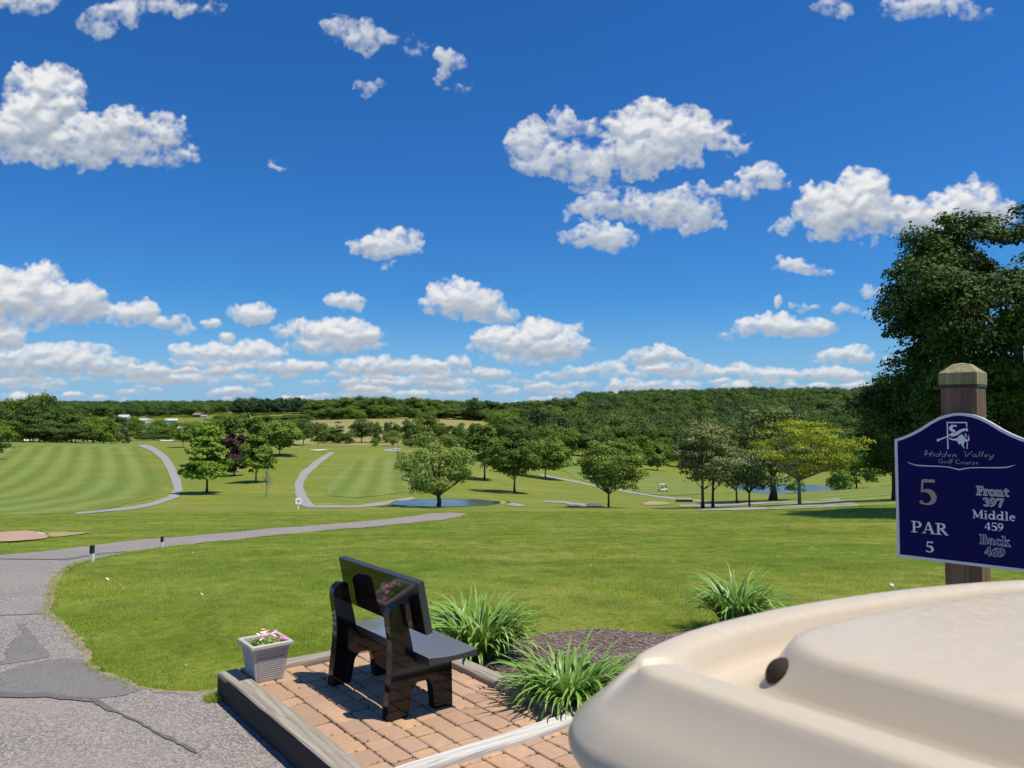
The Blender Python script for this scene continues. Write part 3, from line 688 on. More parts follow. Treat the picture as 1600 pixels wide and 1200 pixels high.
# ------------------------------------------------------------------ geometry-nodes instancer for stuff nobody could count
def instancer(name,pts,idx,rot,scl,protos,mat=None):
    pc=bpy.data.collections.new(name+'_pieces')
    for i,pm in enumerate(protos):
        o=bpy.data.objects.new('%s_piece_%02d'%(name,i),pm); pc.objects.link(o)
    me=bpy.data.meshes.new(name); me.vertices.add(len(pts)); me.vertices.foreach_set('co',np.asarray(pts,np.float32).ravel())
    a=me.attributes.new('idx','INT','POINT'); a.data.foreach_set('value',np.asarray(idx,np.int32))
    attr(me,'rotz',rot); attr(me,'scl',scl)
    o=link(name,me); ng=bpy.data.node_groups.new(name,'GeometryNodeTree')
    ng.interface.new_socket('Geometry',in_out='INPUT',socket_type='NodeSocketGeometry'); ng.interface.new_socket('Geometry',in_out='OUTPUT',socket_type='NodeSocketGeometry')
    N=ng.nodes;L=ng.links; gi=N.new('NodeGroupInput');go=N.new('NodeGroupOutput'); ip=N.new('GeometryNodeInstanceOnPoints'); ci=N.new('GeometryNodeCollectionInfo')
    ci.inputs[0].default_value=pc; ci.inputs[1].default_value=True; ci.inputs[2].default_value=True
    def na(nm,ty):
        n=N.new('GeometryNodeInputNamedAttribute'); n.data_type=ty; n.inputs[0].default_value=nm; return n.outputs[0]
    mp=N.new('GeometryNodeMeshToPoints'); L.new(gi.outputs[0],mp.inputs[0]); L.new(mp.outputs[0],ip.inputs['Points']); L.new(ci.outputs[0],ip.inputs['Instance'])
    ip.inputs['Pick Instance'].default_value=True; L.new(na('idx','INT'),ip.inputs['Instance Index'])
    cx=N.new('ShaderNodeCombineXYZ'); L.new(na('rotz','FLOAT'),cx.inputs[2]); L.new(cx.outputs[0],ip.inputs['Rotation'])
    cs=N.new('ShaderNodeCombineXYZ'); s=na('scl','FLOAT'); [L.new(s,cs.inputs[i]) for i in range(3)]; L.new(cs.outputs[0],ip.inputs['Scale'])
    L.new(ip.outputs[0],go.inputs[0]); md=o.modifiers.new('scatter','NODES'); md.node_group=ng
    return tag(o,kind='stuff')
# grass
def tuft(n,R,h,w,seed):
    r=random.Random(seed); V=[];Fc=[]
    for i in range(n):
        a=r.uniform(0,6.28); rad=R*math.sqrt(r.random()); x=rad*math.cos(a);y=rad*math.sin(a); hh=h*r.uniform(.55,1.1); ww=w*r.uniform(.7,1.2)
        f=r.uniform(0,6.28); lx=hh*r.uniform(.1,.75)*math.cos(f); ly=hh*r.uniform(.1,.75)*math.sin(f); g=r.uniform(0,3.14); wx=ww*math.cos(g)/2; wy=ww*math.sin(g)/2
        b=len(V); V+=[(x-wx,y-wy,-.012),(x+wx,y+wy,-.012),(x+wx*.8+lx*.35,y+wy*.8+ly*.35,hh*.6),(x-wx*.8+lx*.35,y-wy*.8+ly*.35,hh*.6),(x+lx,y+ly,hh)]
        Fc+=[[b,b+1,b+2,b+3],[b+3,b+2,b+4]]
    return mesh('grass_tuft',V,Fc,M_BLADE)
PATIO_POLY=[tuple(pw(l,d)[:2]) for l,d in ((2.5,1.88),(6.22,1.88),(6.22,3.64),(3.9,3.64),(3.9,4.98),(2.5,4.98))]
rgs=np.random.default_rng(11)
def scatter(y0,y1,dens,side=.78):
    A=(y1*y1-y0*y0)*side+ (y1-y0)*2; n=int(A*dens)
    Y=np.sqrt(rgs.uniform(y0*y0,y1*y1,n)); X=rgs.uniform(-1,1,n)*(side*Y+1)
    k=~(pip(X,Y,APJ)|pip(X,Y,PATIO_POLY)|pip(X,Y,MUL)); return X[k],Y[k]
P=[];I=[];S=[]
protoA=[tuft(20,.055,.030,.0034,i) for i in range(5)]; protoB=[tuft(42,.16,.032,.0055,20+i) for i in range(5)]
for (y0,y1,dens,grp,sc) in ((4.3,9,620,0,1.0),(9,16,80,1,1.0),(16,30,34,1,1.2),(30,62,11,1,1.6)):
    X,Y=scatter(y0,y1,dens); Z=zt(X,Y); P.append(np.stack([X,Y,Z],1)); I.append(rgs.integers(0,5,len(X))+5*grp)
    pat=.85+.3*np.sin(X*1.7+np.sin(Y*1.1)*2)*np.sin(Y*1.3)
    S.append(sc*rgs.uniform(.7,1.15,len(X))*pat)
P=np.concatenate(P);I=np.concatenate(I);S=np.concatenate(S)
print('tufts',len(P))
instancer('lawn_grass',P,I,rgs.uniform(0,6.28,len(P)),S,protoA+protoB)
# a ragged fringe where the lawn meets the drive, patio and bed
fr=[]
for poly,offs in ((aw[:36],.03),(MUL[2:11],.03)):
    for i in range(len(poly)-1):
        a=Vector(poly[i]);b=Vector(poly[i+1]); L_=(b-a).length
        if a.y>26 or a.y<3: continue
        for k in range(int(L_*26)):
            p=a.lerp(b,random.random())+Vector((random.gauss(0,.05),random.gauss(0,.05))); fr.append((p.x,p.y,float(zt(p.x,p.y))+.008))
for k in range(160):
    p=pw(6.21+random.uniform(0,.05),random.uniform(1.9,3.6)); fr.append((p.x,p.y,float(zt(p.x,p.y))))
    p=pw(random.uniform(6.1,6.2),1.89-random.uniform(0,.05)); fr.append((p.x,p.y,float(zt(p.x,p.y))))
fr=np.array(fr); instancer('verge_grass',fr,rgs.integers(0,4,len(fr)),rgs.uniform(0,6.28,len(fr)),rgs.uniform(.6,1.2,len(fr)),[tuft(12,.05,.055,.004,60+i) for i in range(4)])
# clover heads and pale bits in the lawn
V=[];Fc=[]
for i in range(34):
    Y=4.6+26*random.random()**1.5; X=random.uniform(-.68,.68)*Y
    if pip(np.array([X]),np.array([Y]),APJ)[0] or pip(np.array([X]),np.array([Y]),PATIO_POLY)[0] or pip(np.array([X]),np.array([Y]),MUL)[0]: continue
    z=float(zt(X,Y))+.045; r=random.uniform(.005,.009)*(1+Y/20); b=len(V)
    V+=[(X+r,Y,z),(X,Y+r,z),(X-r,Y,z),(X,Y-r,z),(X,Y,z+r*.8),(X,Y,z-r*.6)]; Fc+=[[b,b+1,b+4],[b+1,b+2,b+4],[b+2,b+3,b+4],[b+3,b,b+4],[b+1,b,b+5],[b+2,b+1,b+5],[b+3,b+2,b+5],[b,b+3,b+5]]
tag(link('clover_heads',mesh('clover_heads',V,Fc,M_WHITE)),kind='stuff')
# ------------------------------------------------------------------ granite bench
bench=empty('granite_bench',pw(5.06,2.78,0)); tag(bench,'polished black granite memorial bench on the brick patio, seen from behind','bench')
bl_=bench.location.copy()
def benchpart(name,V,Fc,mats,fmat=None,bev=.006):
    # V in (l,d,z)
    bm=bmesh.new(); vs=[bm.verts.new((PM@Vector(v))-bl_) for v in V]
    for f in Fc: bm.faces.new([vs[i] for i in f])
    bmesh.ops.recalc_face_normals(bm,faces=bm.faces)
    if bev: bmesh.ops.bevel(bm,geom=[e for e in bm.edges if e.calc_face_angle(0)>.5],offset=bev,segments=2,affect='EDGES',profile=.5)
    me=bpy.data.meshes.new(name); bm.to_mesh(me); bm.free()
    for m_ in mats: me.materials.append(m_)
    return link(name,me,bench)
def extr(poly,l0,l1):  # polygon in (d,z) extruded along l
    n=len(poly); V=[(l0,d,z) for d,z in poly]+[(l1,d,z) for d,z in poly]
    return V,[list(range(n))[::-1],[n+i for i in range(n)]]+[[i,(i+1)%n,n+(i+1)%n,n+i] for i in range(n)]
def arc(cx,cz,r,a0,a1,n): return [(cx+r*math.cos(math.radians(a0+(a1-a0)*i/n)),cz+r*math.sin(math.radians(a0+(a1-a0)*i/n))) for i in range(n+1)]
prof=[(2.515,0),(2.528,.15),(2.545,.30),(2.552,.42),(2.545,.52),(2.528,.62),(2.522,.68)]+arc(2.597,.688,.075,170,75,6)+[(2.640,.752),(2.657,.66),(2.683,.56),(2.706,.46),(2.722,.362),(3.02,.362),(3.03,0.0),(2.885,0),(2.862,.17),(2.835,.215),(2.745,.215),(2.705,.17),(2.672,0)]
for l0 in (4.595,5.455):
    V,Fc=extr(prof,l0,l0+.078); benchpart('support',V,Fc,[M_GRAN],bev=.004)
# seat: shallow dish, rough-edged
n=14; V=[];L0,L1=4.435,5.64; D0,D1=2.735,3.13
for s,(z0) in ((0,.362),(1,.415)):
    for i in range(n+1):
        d=D0+(D1-D0)*i/n; t=i/n
        z=z0-(.014*math.sin(math.pi*t)+.004*t if s else 0)
        V+= [(L0,d,z),(L1,d,z)]
Fc=[]
k=2*(n+1)
for i in range(n):
    a=2*i; Fc.append([a,a+1,a+3,a+2]); Fc.append([k+a,k+a+2,k+a+3,k+a+1]); Fc.append([a,a+2,k+a+2,k+a]); Fc.append([a+1,k+a+1,k+a+3,a+3])
Fc.append([0,k,k+1,1]); Fc.append([k-2,k-1,2*k-1,2*k-2])
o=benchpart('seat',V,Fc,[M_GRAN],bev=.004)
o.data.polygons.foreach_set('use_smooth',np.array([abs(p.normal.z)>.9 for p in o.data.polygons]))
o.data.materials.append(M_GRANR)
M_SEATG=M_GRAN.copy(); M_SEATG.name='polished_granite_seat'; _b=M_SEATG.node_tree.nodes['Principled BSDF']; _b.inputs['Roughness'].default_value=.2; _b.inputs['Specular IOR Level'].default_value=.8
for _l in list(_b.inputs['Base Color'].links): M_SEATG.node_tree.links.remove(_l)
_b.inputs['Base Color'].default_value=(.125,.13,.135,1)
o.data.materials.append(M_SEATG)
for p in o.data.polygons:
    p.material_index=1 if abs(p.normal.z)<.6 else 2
# backrest slab leaning back
V,Fc=extr([(2.715,.565),(2.642,.92),(2.697,.93),(2.770,.575)],4.44,5.635); o=benchpart('backrest',V,Fc,[M_GRAN,M_GRANR],bev=.007)
for p in o.data.polygons:
    nl=Vector(p.normal); 
    if abs(nl.dot(PD))<.75: p.material_index=1
# ------------------------------------------------------------------ planter
pe=math.atan2(.69,.72); M_CLAY=plain('weathered_resin',(.50,.46,.42),.7,var=.12,scale=30)
PB=pw(5.972,2.195,.002)
pe=ang-math.pi/2; pl_=empty('planter',PB,pe,(1,1,1.16)); tag(pl_,'square tapered greyish beige planter with ribbed sides on the patio corner','planter')
hb=.108; ht=.142; Hh=.235
V=[];Fc=[];ringsN=0
zs=[(0,hb,0)]
nr=13
zz=[.012]; 
prof2=[(0,0),(.014,.002)]
for i in range(nr):
    z0=.022+i*.0145; prof2+=[(z0,.002),(z0+.002,-.0035),(z0+.0045,-.0035),(z0+.0065,.002)]
prof2+=[(.214,.002),(.222,.0)]
for z,o_ in prof2:
    h=hb+(ht-hb)*(z/Hh)+o_*0
    # ribs only across the flat of each side, corners stay plain
    for sx,sy in ((-1,-1),(1,-1),(1,1),(-1,1)):
        ux,uy=(1,0) if sx*sy>0 and False else (0,0)
    pts=[]
    for side in range(4):
        a=side*math.pi/2; ca,sa=math.cos(a),math.sin(a)
        for t,ins in ((-1,0),(-.86,0),(-.82,o_),(.82,o_),(.86,0)):
            x=t*h;y=-(h+ins); pts.append((x*ca-y*sa,x*sa+y*ca,z))
    V+=pts; ringsN+=1
for r in range(ringsN-1):
    for i in range(20): Fc.append([r*20+i,r*20+(i+1)%20,(r+1)*20+(i+1)%20,(r+1)*20+i])
Fc.append(list(range(20))[::-1])
me=mesh('pot_body',V,Fc,M_CLAY); link('pot_body',me,pl_)
def sqring(prof,mat,name,parent):
    V=[];Fc=[]
    for h,z in prof: V+=[(-h,-h,z),(h,-h,z),(h,h,z),(-h,h,z)]
    for r in range(len(prof)-1):
        for i in range(4): Fc.append([r*4+i,r*4+(i+1)%4,(r+1)*4+(i+1)%4,(r+1)*4+i])
    me=mesh(name,V,Fc,mat); fix(me); return link(name,me,parent)
sqring([(ht-.004,.218),(ht+.018,.222),(ht+.022,.228),(ht+.022,.244),(ht+.016,.25),(ht-.002,.25),(ht-.008,.243),(ht-.010,.20),(ht-.014,.19)],M_CLAY,'rim',pl_)
sb=MB().box(-ht+.013,ht-.013,-ht+.013,ht-.013,.15,.192); sb.obj('soil',M_SOIL,pl_)
M_PLEAF=leaf_mat('petunia_leaf',(.10,.17,.03),(.24,.34,.07),.3); M_PINK=leaf_mat('petunia_petal',(.62,.26,.36),(.85,.60,.66),.35,tr_col=(.8,.3,.5)); M_MAG=leaf_mat('magenta_petal',(.6,.10,.36),(.72,.2,.5),.3)
fl=empty('flowering_plant',PB+Vector((0,0,.225)),pe); tag(fl,'low pink flowering plant growing in the ribbed square planter','flowers')
V=[];Fc=[];tn=[]
for i in range(260):
    x=random.uniform(-.115,.12);y=random.uniform(-.115,.12);z=random.uniform(.0,.085)*(1-.5*max(abs(x),abs(y))/.12)+.01
    a=random.uniform(0,6.28);s=random.uniform(.013,.024);t=random.uniform(-.5,.5)
    d=Vector((math.cos(a),math.sin(a),t)).normalized()*s; e=Vector((-math.sin(a),math.cos(a),random.uniform(-.4,.4)))*s*.55; c=Vector((x,y,z)); b=len(V)
    V+=[c-d,c+e-d*.1,c+d,c-e-d*.1];Fc.append([b,b+1,b+2,b+3]);tn+=[random.random()]*4
me=mesh('foliage',V,Fc,M_PLEAF); attr(me,'tint',tn); link('foliage',me,fl)
def bloom(mat,r,seed):
    V=[(0,0,0)];Fc=[];n=15
    for i in range(n):
        a=2*math.pi*i/n; rr_=r*(.82+.18*math.cos(5*a)); V.append((rr_*math.cos(a),rr_*math.sin(a),.006))
    Fc=[[0,1+i,1+(i+1)%n] for i in range(n)]; me=mesh('blossom',V,Fc,mat); attr(me,'tint',[.2]+[random.uniform(.5,1)]*n); return me
BP=[bloom(M_PINK,.021,i) for i in range(3)]; BM_=bloom(M_MAG,.02,9)
spots=[(-.03,.03),(-.01,.07),(.0,.045),(.03,.06),(.045,.04),(.02,-.01),(-.02,-.03),(.06,.0),(.05,-.04),(-.06,.01),(-.07,-.05),(-.015,.0),(.075,.05),(.09,.07),(-.045,-.07),(.01,.09),(.035,.09),(.08,-.01)]
for i,(x,y) in enumerate(spots):
    o=link('blossom',BP[i%3],fl,(x+random.uniform(-.01,.01),y,random.uniform(.085,.115))); o.rotation_euler=(random.uniform(-.9,-.1)+.9*random.random(),random.uniform(-.6,.6),random.uniform(0,6))
for x,y in ((.11,-.06),(.12,-.085),(.095,-.10),(.118,-.035)):
    o=link('blossom',BM_,fl,(x,y,.07)); o.rotation_euler=(.5,.4,random.uniform(0,6))
# ------------------------------------------------------------------ daylilies
M_LILY=leaf_mat('daylily_leaf',(.045,.10,.018),(.17,.28,.045),.28,.38,spec=.5,tr_col=(.25,.38,.05))
def lily_leaf(L_,bend,w,seed):
    r=random.Random(seed); n=9; V=[];Fc=[];x=0;z=0;a=math.radians(r.uniform(52,86)); tn=[]
    tw=r.uniform(-.5,.5)
    for i in range(n+1):
        t=i/n; ww=w*min(1,.45+t*2.2)*(1-t**3.2)*.5+.0006; s=math.sin(tw*t)*ww
        V+=[(x,-ww,z+ww*.45+s),(x,0,z),(x,ww,z+ww*.45-s)]; tn+=[.15+.6*t+r.uniform(0,.25)]*3
        x+=math.cos(a)*L_/n; z+=math.sin(a)*L_/n; a-=math.radians(bend)*(.3+1.5*t)/n
        if z<.01 and i>3: z=.01;a=0
    for i in range(n): Fc+=[[3*i,3*i+3,3*i+4,3*i+1],[3*i+1,3*i+4,3*i+5,3*i+2]]
    me=mesh('leaf',V,Fc,M_LILY,True); attr(me,'tint',tn); return me
LM=[lily_leaf(random.uniform(.50,.72),random.choice((70,100,125,150,170,190)),random.uniform(.017,.027),i) for i in range(26)]
def daylily(cx,cy,label,n,R,hs,seed):
    r=random.Random(seed); z=float(zt(cx,cy))+.07; e=empty('daylily',(cx,cy,z)); tag(e,label,'daylily','daylilies in the mulch bed')
    for i in range(n):
        a=r.uniform(0,2*math.pi); rr_=R*r.random()**.6; me=r.choice(LM); s=hs*r.uniform(.75,1.12)
        o=link('leaf',me,e,(rr_*math.cos(a),rr_*math.sin(a),r.uniform(-.01,.01)),a+r.gauss(0,.7),(s*1.04,s*1.25,s*r.uniform(.78,1.0)))
daylily(.42,5.62,'thin-leaved daylily clump next to the end of the pale timber, nearest the cart roof edge',300,.17,.98,1)
daylily(-.30,6.98,'broad-leaved daylily clump right behind the granite bench seat',300,.22,1.12,2)
daylily(2.32,8.05,'daylily clump standing farther back, at the lawn edge just above the cart roof',250,.15,1.12,3)
# ------------------------------------------------------------------ hole sign
SA=Vector((1.69,3.40,0)); SBv=Vector((2.037,3.05,0)); sx_=(SBv-SA).normalized(); sn=Vector((sx_.y,-sx_.x,0))  # sn faces the eye
if sn.y>0: sn=-sn
SO=SA.copy()
def sgn(px,py):
    d=Vector(ray(px,py)); o=Vector((0,0,EYE)); t=(SO-o).dot(sn)/d.dot(sn); p=o+d*t
    return ((p-SO).dot(sx_), p.z)
def zs5(x,y): return sgn(1400+x/4.444,630+y/4.444)
sw=(SBv-SA).length
pc=SA.lerp(SBv,.5)-sn*.096; gz=float(zt(pc.x,pc.y))
sign=empty('hole_sign',(pc.x,pc.y,gz)); tag(sign,'dark blue hole sign with arched top and white border on a brown wooden post','sign')
SM=Matrix(((sx_.x,sn.x,0,SO.x-pc.x),(sx_.y,sn.y,0,SO.y-pc.y),(0,0,1,-gz),(0,0,0,1)))   # (s, out, z)
def s_obj(name,V,Fc,mat,parent=sign,bev=0):
    me=mesh(name,[SM@Vector(v) for v in V],Fc,mat); fix(me)
    return link(name,me,parent)
tops=[zs5(x,y) for x,y in [(0,252),(60,232),(120,205),(180,172),(240,132),(300,100),(350,83),(400,73),(440,70),(480,75),(530,88),(580,108),(640,142),(700,175),(760,202),(820,224),(889,243)]]
lx,_=sgn(1397,686); bl0=sgn(1402.5,869); br0=sgn(1600,890)
W_=sw
top=[(0,sgn(1397,687)[1])]+[t for t in tops[1:-1]]; 
apex=max(t[1] for t in top)
ax_=[t for t in top if t[1]==apex][0][0]
# mirror the left half so that the board is symmetric
left=[t for t in top if t[0]<ax_]; board_top=left+[(ax_,apex)]+[(2*ax_-t[0],t[1]) for t in left[::-1]]
WR=2*ax_; zb=sgn(1402.5,869)[1]
outline=[(0,zb)]+board_top+[(WR,zb)]
def inset(poly,k):
    n=len(poly); out=[]; ar=sum(poly[i][0]*poly[(i+1)%n][1]-poly[(i+1)%n][0]*poly[i][1] for i in range(n)); sgnn=1 if ar>0 else -1
    for i in range(n):
        a=Vector(poly[i-1]);b=Vector(poly[i]);c=Vector(poly[(i+1)%n]); d1=(b-a).normalized();d2=(c-b).normalized()
        n1=Vector((-d1.y,d1.x))*sgnn;n2=Vector((-d2.y,d2.x))*sgnn; h=(n1+n2); h=h/max(.3,(1+n1.dot(n2))); out.append((b.x+h.x*k,b.y+h.y*k))
    return out
inn=inset(outline,.0095); n=len(outline)
def prismz(poly,o0,o1):
    k=len(poly); V=[(x,o0,z) for x,z in poly]+[(x,o1,z) for x,z in poly]; return V,[list(range(k)),[k+i for i in range(k)][::-1]]+[[i,(i+1)%k,k+(i+1)%k,k+i] for i in range(k)]
M_NAVY=plain('navy_sign_face',(.004,.003,.085),.45,spec=.12); M_SIGNW=plain('sign_border',(.72,.73,.76),.45,var=.04); M_LET=plain('sign_letters',(.80,.81,.84),.5); M_LETG=plain('tan_letters',(.37,.31,.24),.5); M_LETM=plain('grey_letters',(.33,.33,.37),.5); M_LETN=plain('navy_letters',(.012,.010,.13),.5)
V,Fc=prismz(outline,-.018,.0); s_obj('sign_board',V,Fc,M_NAVY)
V=[(x,.004,z) for x,z in outline]+[(x,.004,z) for x,z in inn]+[(x,-.021,z) for x,z in inset(outline,-.002)]+[(x,.0004,z) for x,z in inn]
V=[(x,.004,z) for x,z in inset(outline,-.002)]+V[n:]
Fc=[[i,(i+1)%n,n+(i+1)%n,n+i] for i in range(n)]+[[i,(i+1)%n,2*n+(i+1)%n,2*n+i] for i in range(n)]+[[n+i,n+(i+1)%n,3*n+(i+1)%n,3*n+i] for i in range(n)]
s_obj('border',V,Fc,M_SIGNW)
# strokes
def strokes(name,S,mat,lift=.0008,parent=sign):
    V=[];Fc=[];k=0
    for pts,w in S:
        P_=[Vector(p) for p in pts]
        ws=w if isinstance(w,(list,tuple)) else [w]*len(P_)
        zl=lift+k*.00006; k+=1
        if len(P_)<2: continue
        Lf=[];Rt=[]
        for i,p in enumerate(P_):
            d=(P_[min(i+1,len(P_)-1)]-P_[max(i-1,0)]); d=d.normalized() if d.length>0 else Vector((1,0)); nn=Vector((-d.y,d.x))*ws[i]/2
            Lf.append(p+nn);Rt.append(p-nn)
        b=len(V); m_=len(P_)
        V+=[(q.x,zl,q.y) for q in Lf]+[(q.x,zl,q.y) for q in Rt]
        for i in range(m_-1): Fc.append([b+i,b+i+1,b+m_+i+1,b+m_+i])
    me=mesh(name,[SM@Vector(v) for v in V],Fc,mat)
    return link(name,me,parent)
def poly_fill(name,polys,mat,lift,parent=sign):
    V=[];Fc=[]
    for k,p in enumerate(polys):
        v,e,f,_,_,_=delaunay_2d_cdt([Vector(q) for q in p],[],[list(range(len(p)))],1,1e-6)
        b=len(V); V+=[(q.x,lift+k*.00005,q.y) for q in v]; Fc+=[[b+i for i in t] for t in f]
    return link(name,mesh(name,[SM@Vector(v) for v in V],Fc,mat),parent)
def ar(cx,cy,rx,ry,a0,a1,n=10): return [(cx+rx*math.cos(math.radians(a0+(a1-a0)*i/n)),cy+ry*math.sin(math.radians(a0+(a1-a0)*i/n))) for i in range(n+1)]
T,Hn=.17,.07   # thick and thin strokes
def ser(x,y,w=.26): return ([(x-w/2,y),(x+w/2,y)],.06)
G={ # glyph: width, strokes on a unit cap height
'5':(.62,[([(.16,.97),(.56,.97)],.12),([(.15,1.0),(.12,.5)],.07),(([(.12,.53)]+ar(.26,.30,.26,.27,110,-100,12)+[(.06,.07)]),[.06,.08,.12,.16,.19,.2,.2,.2,.19,.17,.13,.1,.08,.07,.07]),(ar(.09,.10,.03,.03,0,360,8),.07)]),
'P':(.72,[([(.2,0),(.2,1)],T),ser(.2,.03,.4),([(.02,.97),(.4,.97)],.06),([(.3,.97)]+ar(.38,.72,.24,.25,90,-90,8)+[(.28,.47)],[.06]+[.06,.1,.16,.18,.18,.18,.14,.1,.07]+[.06])]),
'A':(.86,[([(.42,1.0),(.14,.03)],.07),([(.42,1.0),(.70,.03)],.17),([(.23,.34),(.58,.34)],.07),ser(.12,.03,.26),ser(.71,.03,.34)]),
'R':(.80,[([(.2,0),(.2,1)],T),ser(.2,.03,.38),([(.02,.97),(.4,.97)],.06),([(.3,.97)]+ar(.36,.75,.22,.22,90,-90,8)+[(.28,.53)],[.06]+[.06,.1,.15,.17,.17,.17,.13,.1,.07]+[.06]),([(.38,.52),(.72,.03)],.17),ser(.72,.03,.2)]),
'F':(.62,[([(.2,0),(.2,1)],T),ser(.2,.03,.38),([(.02,.97),(.56,.97)],.07),([(.56,1.0),(.56,.78)],.06),([(.24,.52),(.46,.52)],.07),([(.46,.64),(.46,.42)],.05)]),
'M':(1.0,[([(.18,0),(.18,1)],.08),([(.14,.98),(.48,.12)],.17),([(.48,.10),(.80,.97)],.08),([(.82,0),(.82,1)],T),ser(.16,.03,.26),ser(.83,.03,.3),ser(.12,.97,.2),ser(.86,.97,.22)]),
'B':(.74,[([(.2,0),(.2,1)],T),([(.04,.97),(.38,.97)],.06),([(.04,.03),(.4,.03)],.06),([(.3,.97)]+ar(.34,.76,.20,.21,90,-90,8),[.06]+[.06,.1,.15,.17,.17,.17,.13,.1,.07]),([(.3,.52)]+ar(.38,.27,.24,.24,90,-90,8),[.06]+[.06,.1,.16,.19,.19,.18,.14,.1,.06])]),
'r':(.5,[([(.18,0),(.18,.66)],.15),ser(.18,.03,.32),ser(.12,.64,.18),([(.22,.48),(.34,.63),(.46,.62)],[.07,.1,.14])]),
'o':(.64,[(ar(.31,.33,.23,.29,0,360,16),.15)]),
'n':(.72,[([(.18,0),(.18,.66)],.15),ser(.18,.03,.3),ser(.12,.64,.16),([(.2,.48),(.32,.61),(.44,.62),(.52,.52),(.53,.0)],[.06,.09,.13,.15,.15]),ser(.54,.03,.28)]),
't':(.46,[([(.2,.86),(.2,.2),(.27,.05),(.42,.06)],[.08,.15,.13,.07]),([(.04,.63),(.42,.63)],.07)]),
'i':(.38,[([(.19,0),(.19,.66)],.15),ser(.19,.03,.32),ser(.13,.64,.18),(ar(.19,.90,.05,.05,0,360,8),.09)]),
'd':(.70,[(ar(.28,.33,.20,.28,0,360,14),.13),([(.52,0),(.52,1.02)],.15),ser(.46,1.0,.2),ser(.58,.03,.2)]),
'l':(.36,[([(.18,0),(.18,1.03)],.15),ser(.18,.03,.32),ser(.12,1.0,.18)]),
'e':(.60,[([(.12,.36),(.48,.38)],.06),([(.5,.38)]+ar(.30,.33,.2,.28,15,320,14),[.12]+[.12]*4+[.14]*6+[.1]*5)]),
'a':(.62,[([(.1,.54),(.2,.62),(.34,.62),(.42,.52),(.42,.1),(.54,.04)],[.08,.08,.1,.14,.15,.08]),(ar(.25,.2,.15,.16,70,370,12),.10)]),
'c':(.56,[(ar(.31,.33,.21,.28,40,320,14),[.10]*2+[.08]*2+[.14]*7+[.1]*2+[.07]*2)]),
'k':(.72,[([(.18,0),(.18,1.03)],.15),ser(.18,.03,.3),ser(.12,1.0,.18),([(.22,.28),(.50,.62)],.07),([(.32,.40),(.6,.03)],.15),ser(.6,.03,.22),ser(.5,.63,.2)]),
'3':(.60,[([(.08,.84)]+ar(.27,.76,.18,.2,130,-90,8),[.08]+[.06,.08,.1,.14,.16,.16,.14,.1,.06]),(ar(.27,.29,.21,.26,90,-130,9),[.06,.1,.15,.18,.18,.17,.14,.1,.08,.08])]),
'4':(.64,[([(.42,1.0),(.06,.3)],.07),([(.04,.29),(.6,.29)],.09),([(.43,0),(.43,1.0)],.16)]),
'6':(.62,[([(.5,.98),(.3,.84),(.15,.6),(.10,.35)],[.05,.08,.12,.15]),(ar(.31,.30,.20,.27,0,360,14),.14)]),
'7':(.58,[([(.06,.94),(.56,.94)],.13),([(.54,.94),(.36,.5),(.24,.0)],[.09,.14,.17]),([(.07,1.0),(.07,.8)],.05)]),
'9':(.62,[([(.1,.02),(.3,.16),(.45,.4),(.50,.65)],[.05,.08,.12,.15]),(ar(.29,.70,.20,.27,0,360,14),.14)]),
# slanted hand for the course name
'H*':(.86,[([(.14,0),(.34,1.0)],.10),([(.6,0),(.82,1.02)],.10),([(.06,.46),(.9,.56)],.085),([(.1,.92),(.2,1.02),(.4,1.0)],.10)]),
'i*':(.26,[([(.08,0),(.18,.55)],.11),([(.22,.76),(.24,.82)],.11)]),
'd*':(.56,[(ar(.22,.26,.17,.25,30,330,10),.06),([(.34,0),(.56,1.05)],.10)]),
'e*':(.46,[([(.08,.26),(.36,.34)]+ar(.24,.28,.15,.24,30,310,10),.06)]),
'n*':(.54,[([(.04,0),(.16,.52)],.10),([(.10,.32),(.26,.52),(.38,.46),(.34,.05),(.44,.02)],.10)]),
'V*':(.74,[([(.0,.92),(.14,1.02),(.22,.0)],[.05,.09,.07]),([(.22,.0),(.80,1.06)],.085)]),
'a*':(.52,[(ar(.21,.26,.16,.24,40,330,10),.06),([(.38,.52),(.36,.05),(.46,.02)],.10)]),
'l*':(.26,[([(.06,.05),(.28,1.05)],.10)]),
'y*':(.56,[([(.06,.52),(.12,.08),(.3,.06)],.10),([(.48,.54),(.26,-.2),(.0,-.42)],.10)]),
'G*':(.76,[(ar(.36,.48,.30,.46,50,330,14),.08),([(.4,.42),(.66,.42),(.58,.05)],.11)]),
'o*':(.50,[(ar(.22,.26,.17,.24,0,360,12),.07)]),
'f*':(.34,[([(.0,-.25),(.22,.85),(.36,1.0),(.46,.92)],.10),([(.04,.5),(.36,.54)],.085)]),
'C*':(.68,[(ar(.36,.48,.30,.46,50,320,14),.08)]),
'u*':(.54,[([(.08,.52),(.06,.08),(.2,.02),(.38,.3)],.10),([(.44,.54),(.38,.04),(.48,.02)],.10)]),
'r*':(.40,[([(.04,0),(.16,.52)],.10),([(.10,.32),(.24,.52),(.38,.50)],.10)]),
's*':(.42,[([(.34,.46),(.2,.54),(.12,.42),(.26,.26),(.28,.1),(.14,.0),(.02,.06)],.10)]),
' ':(.34,[]),
}
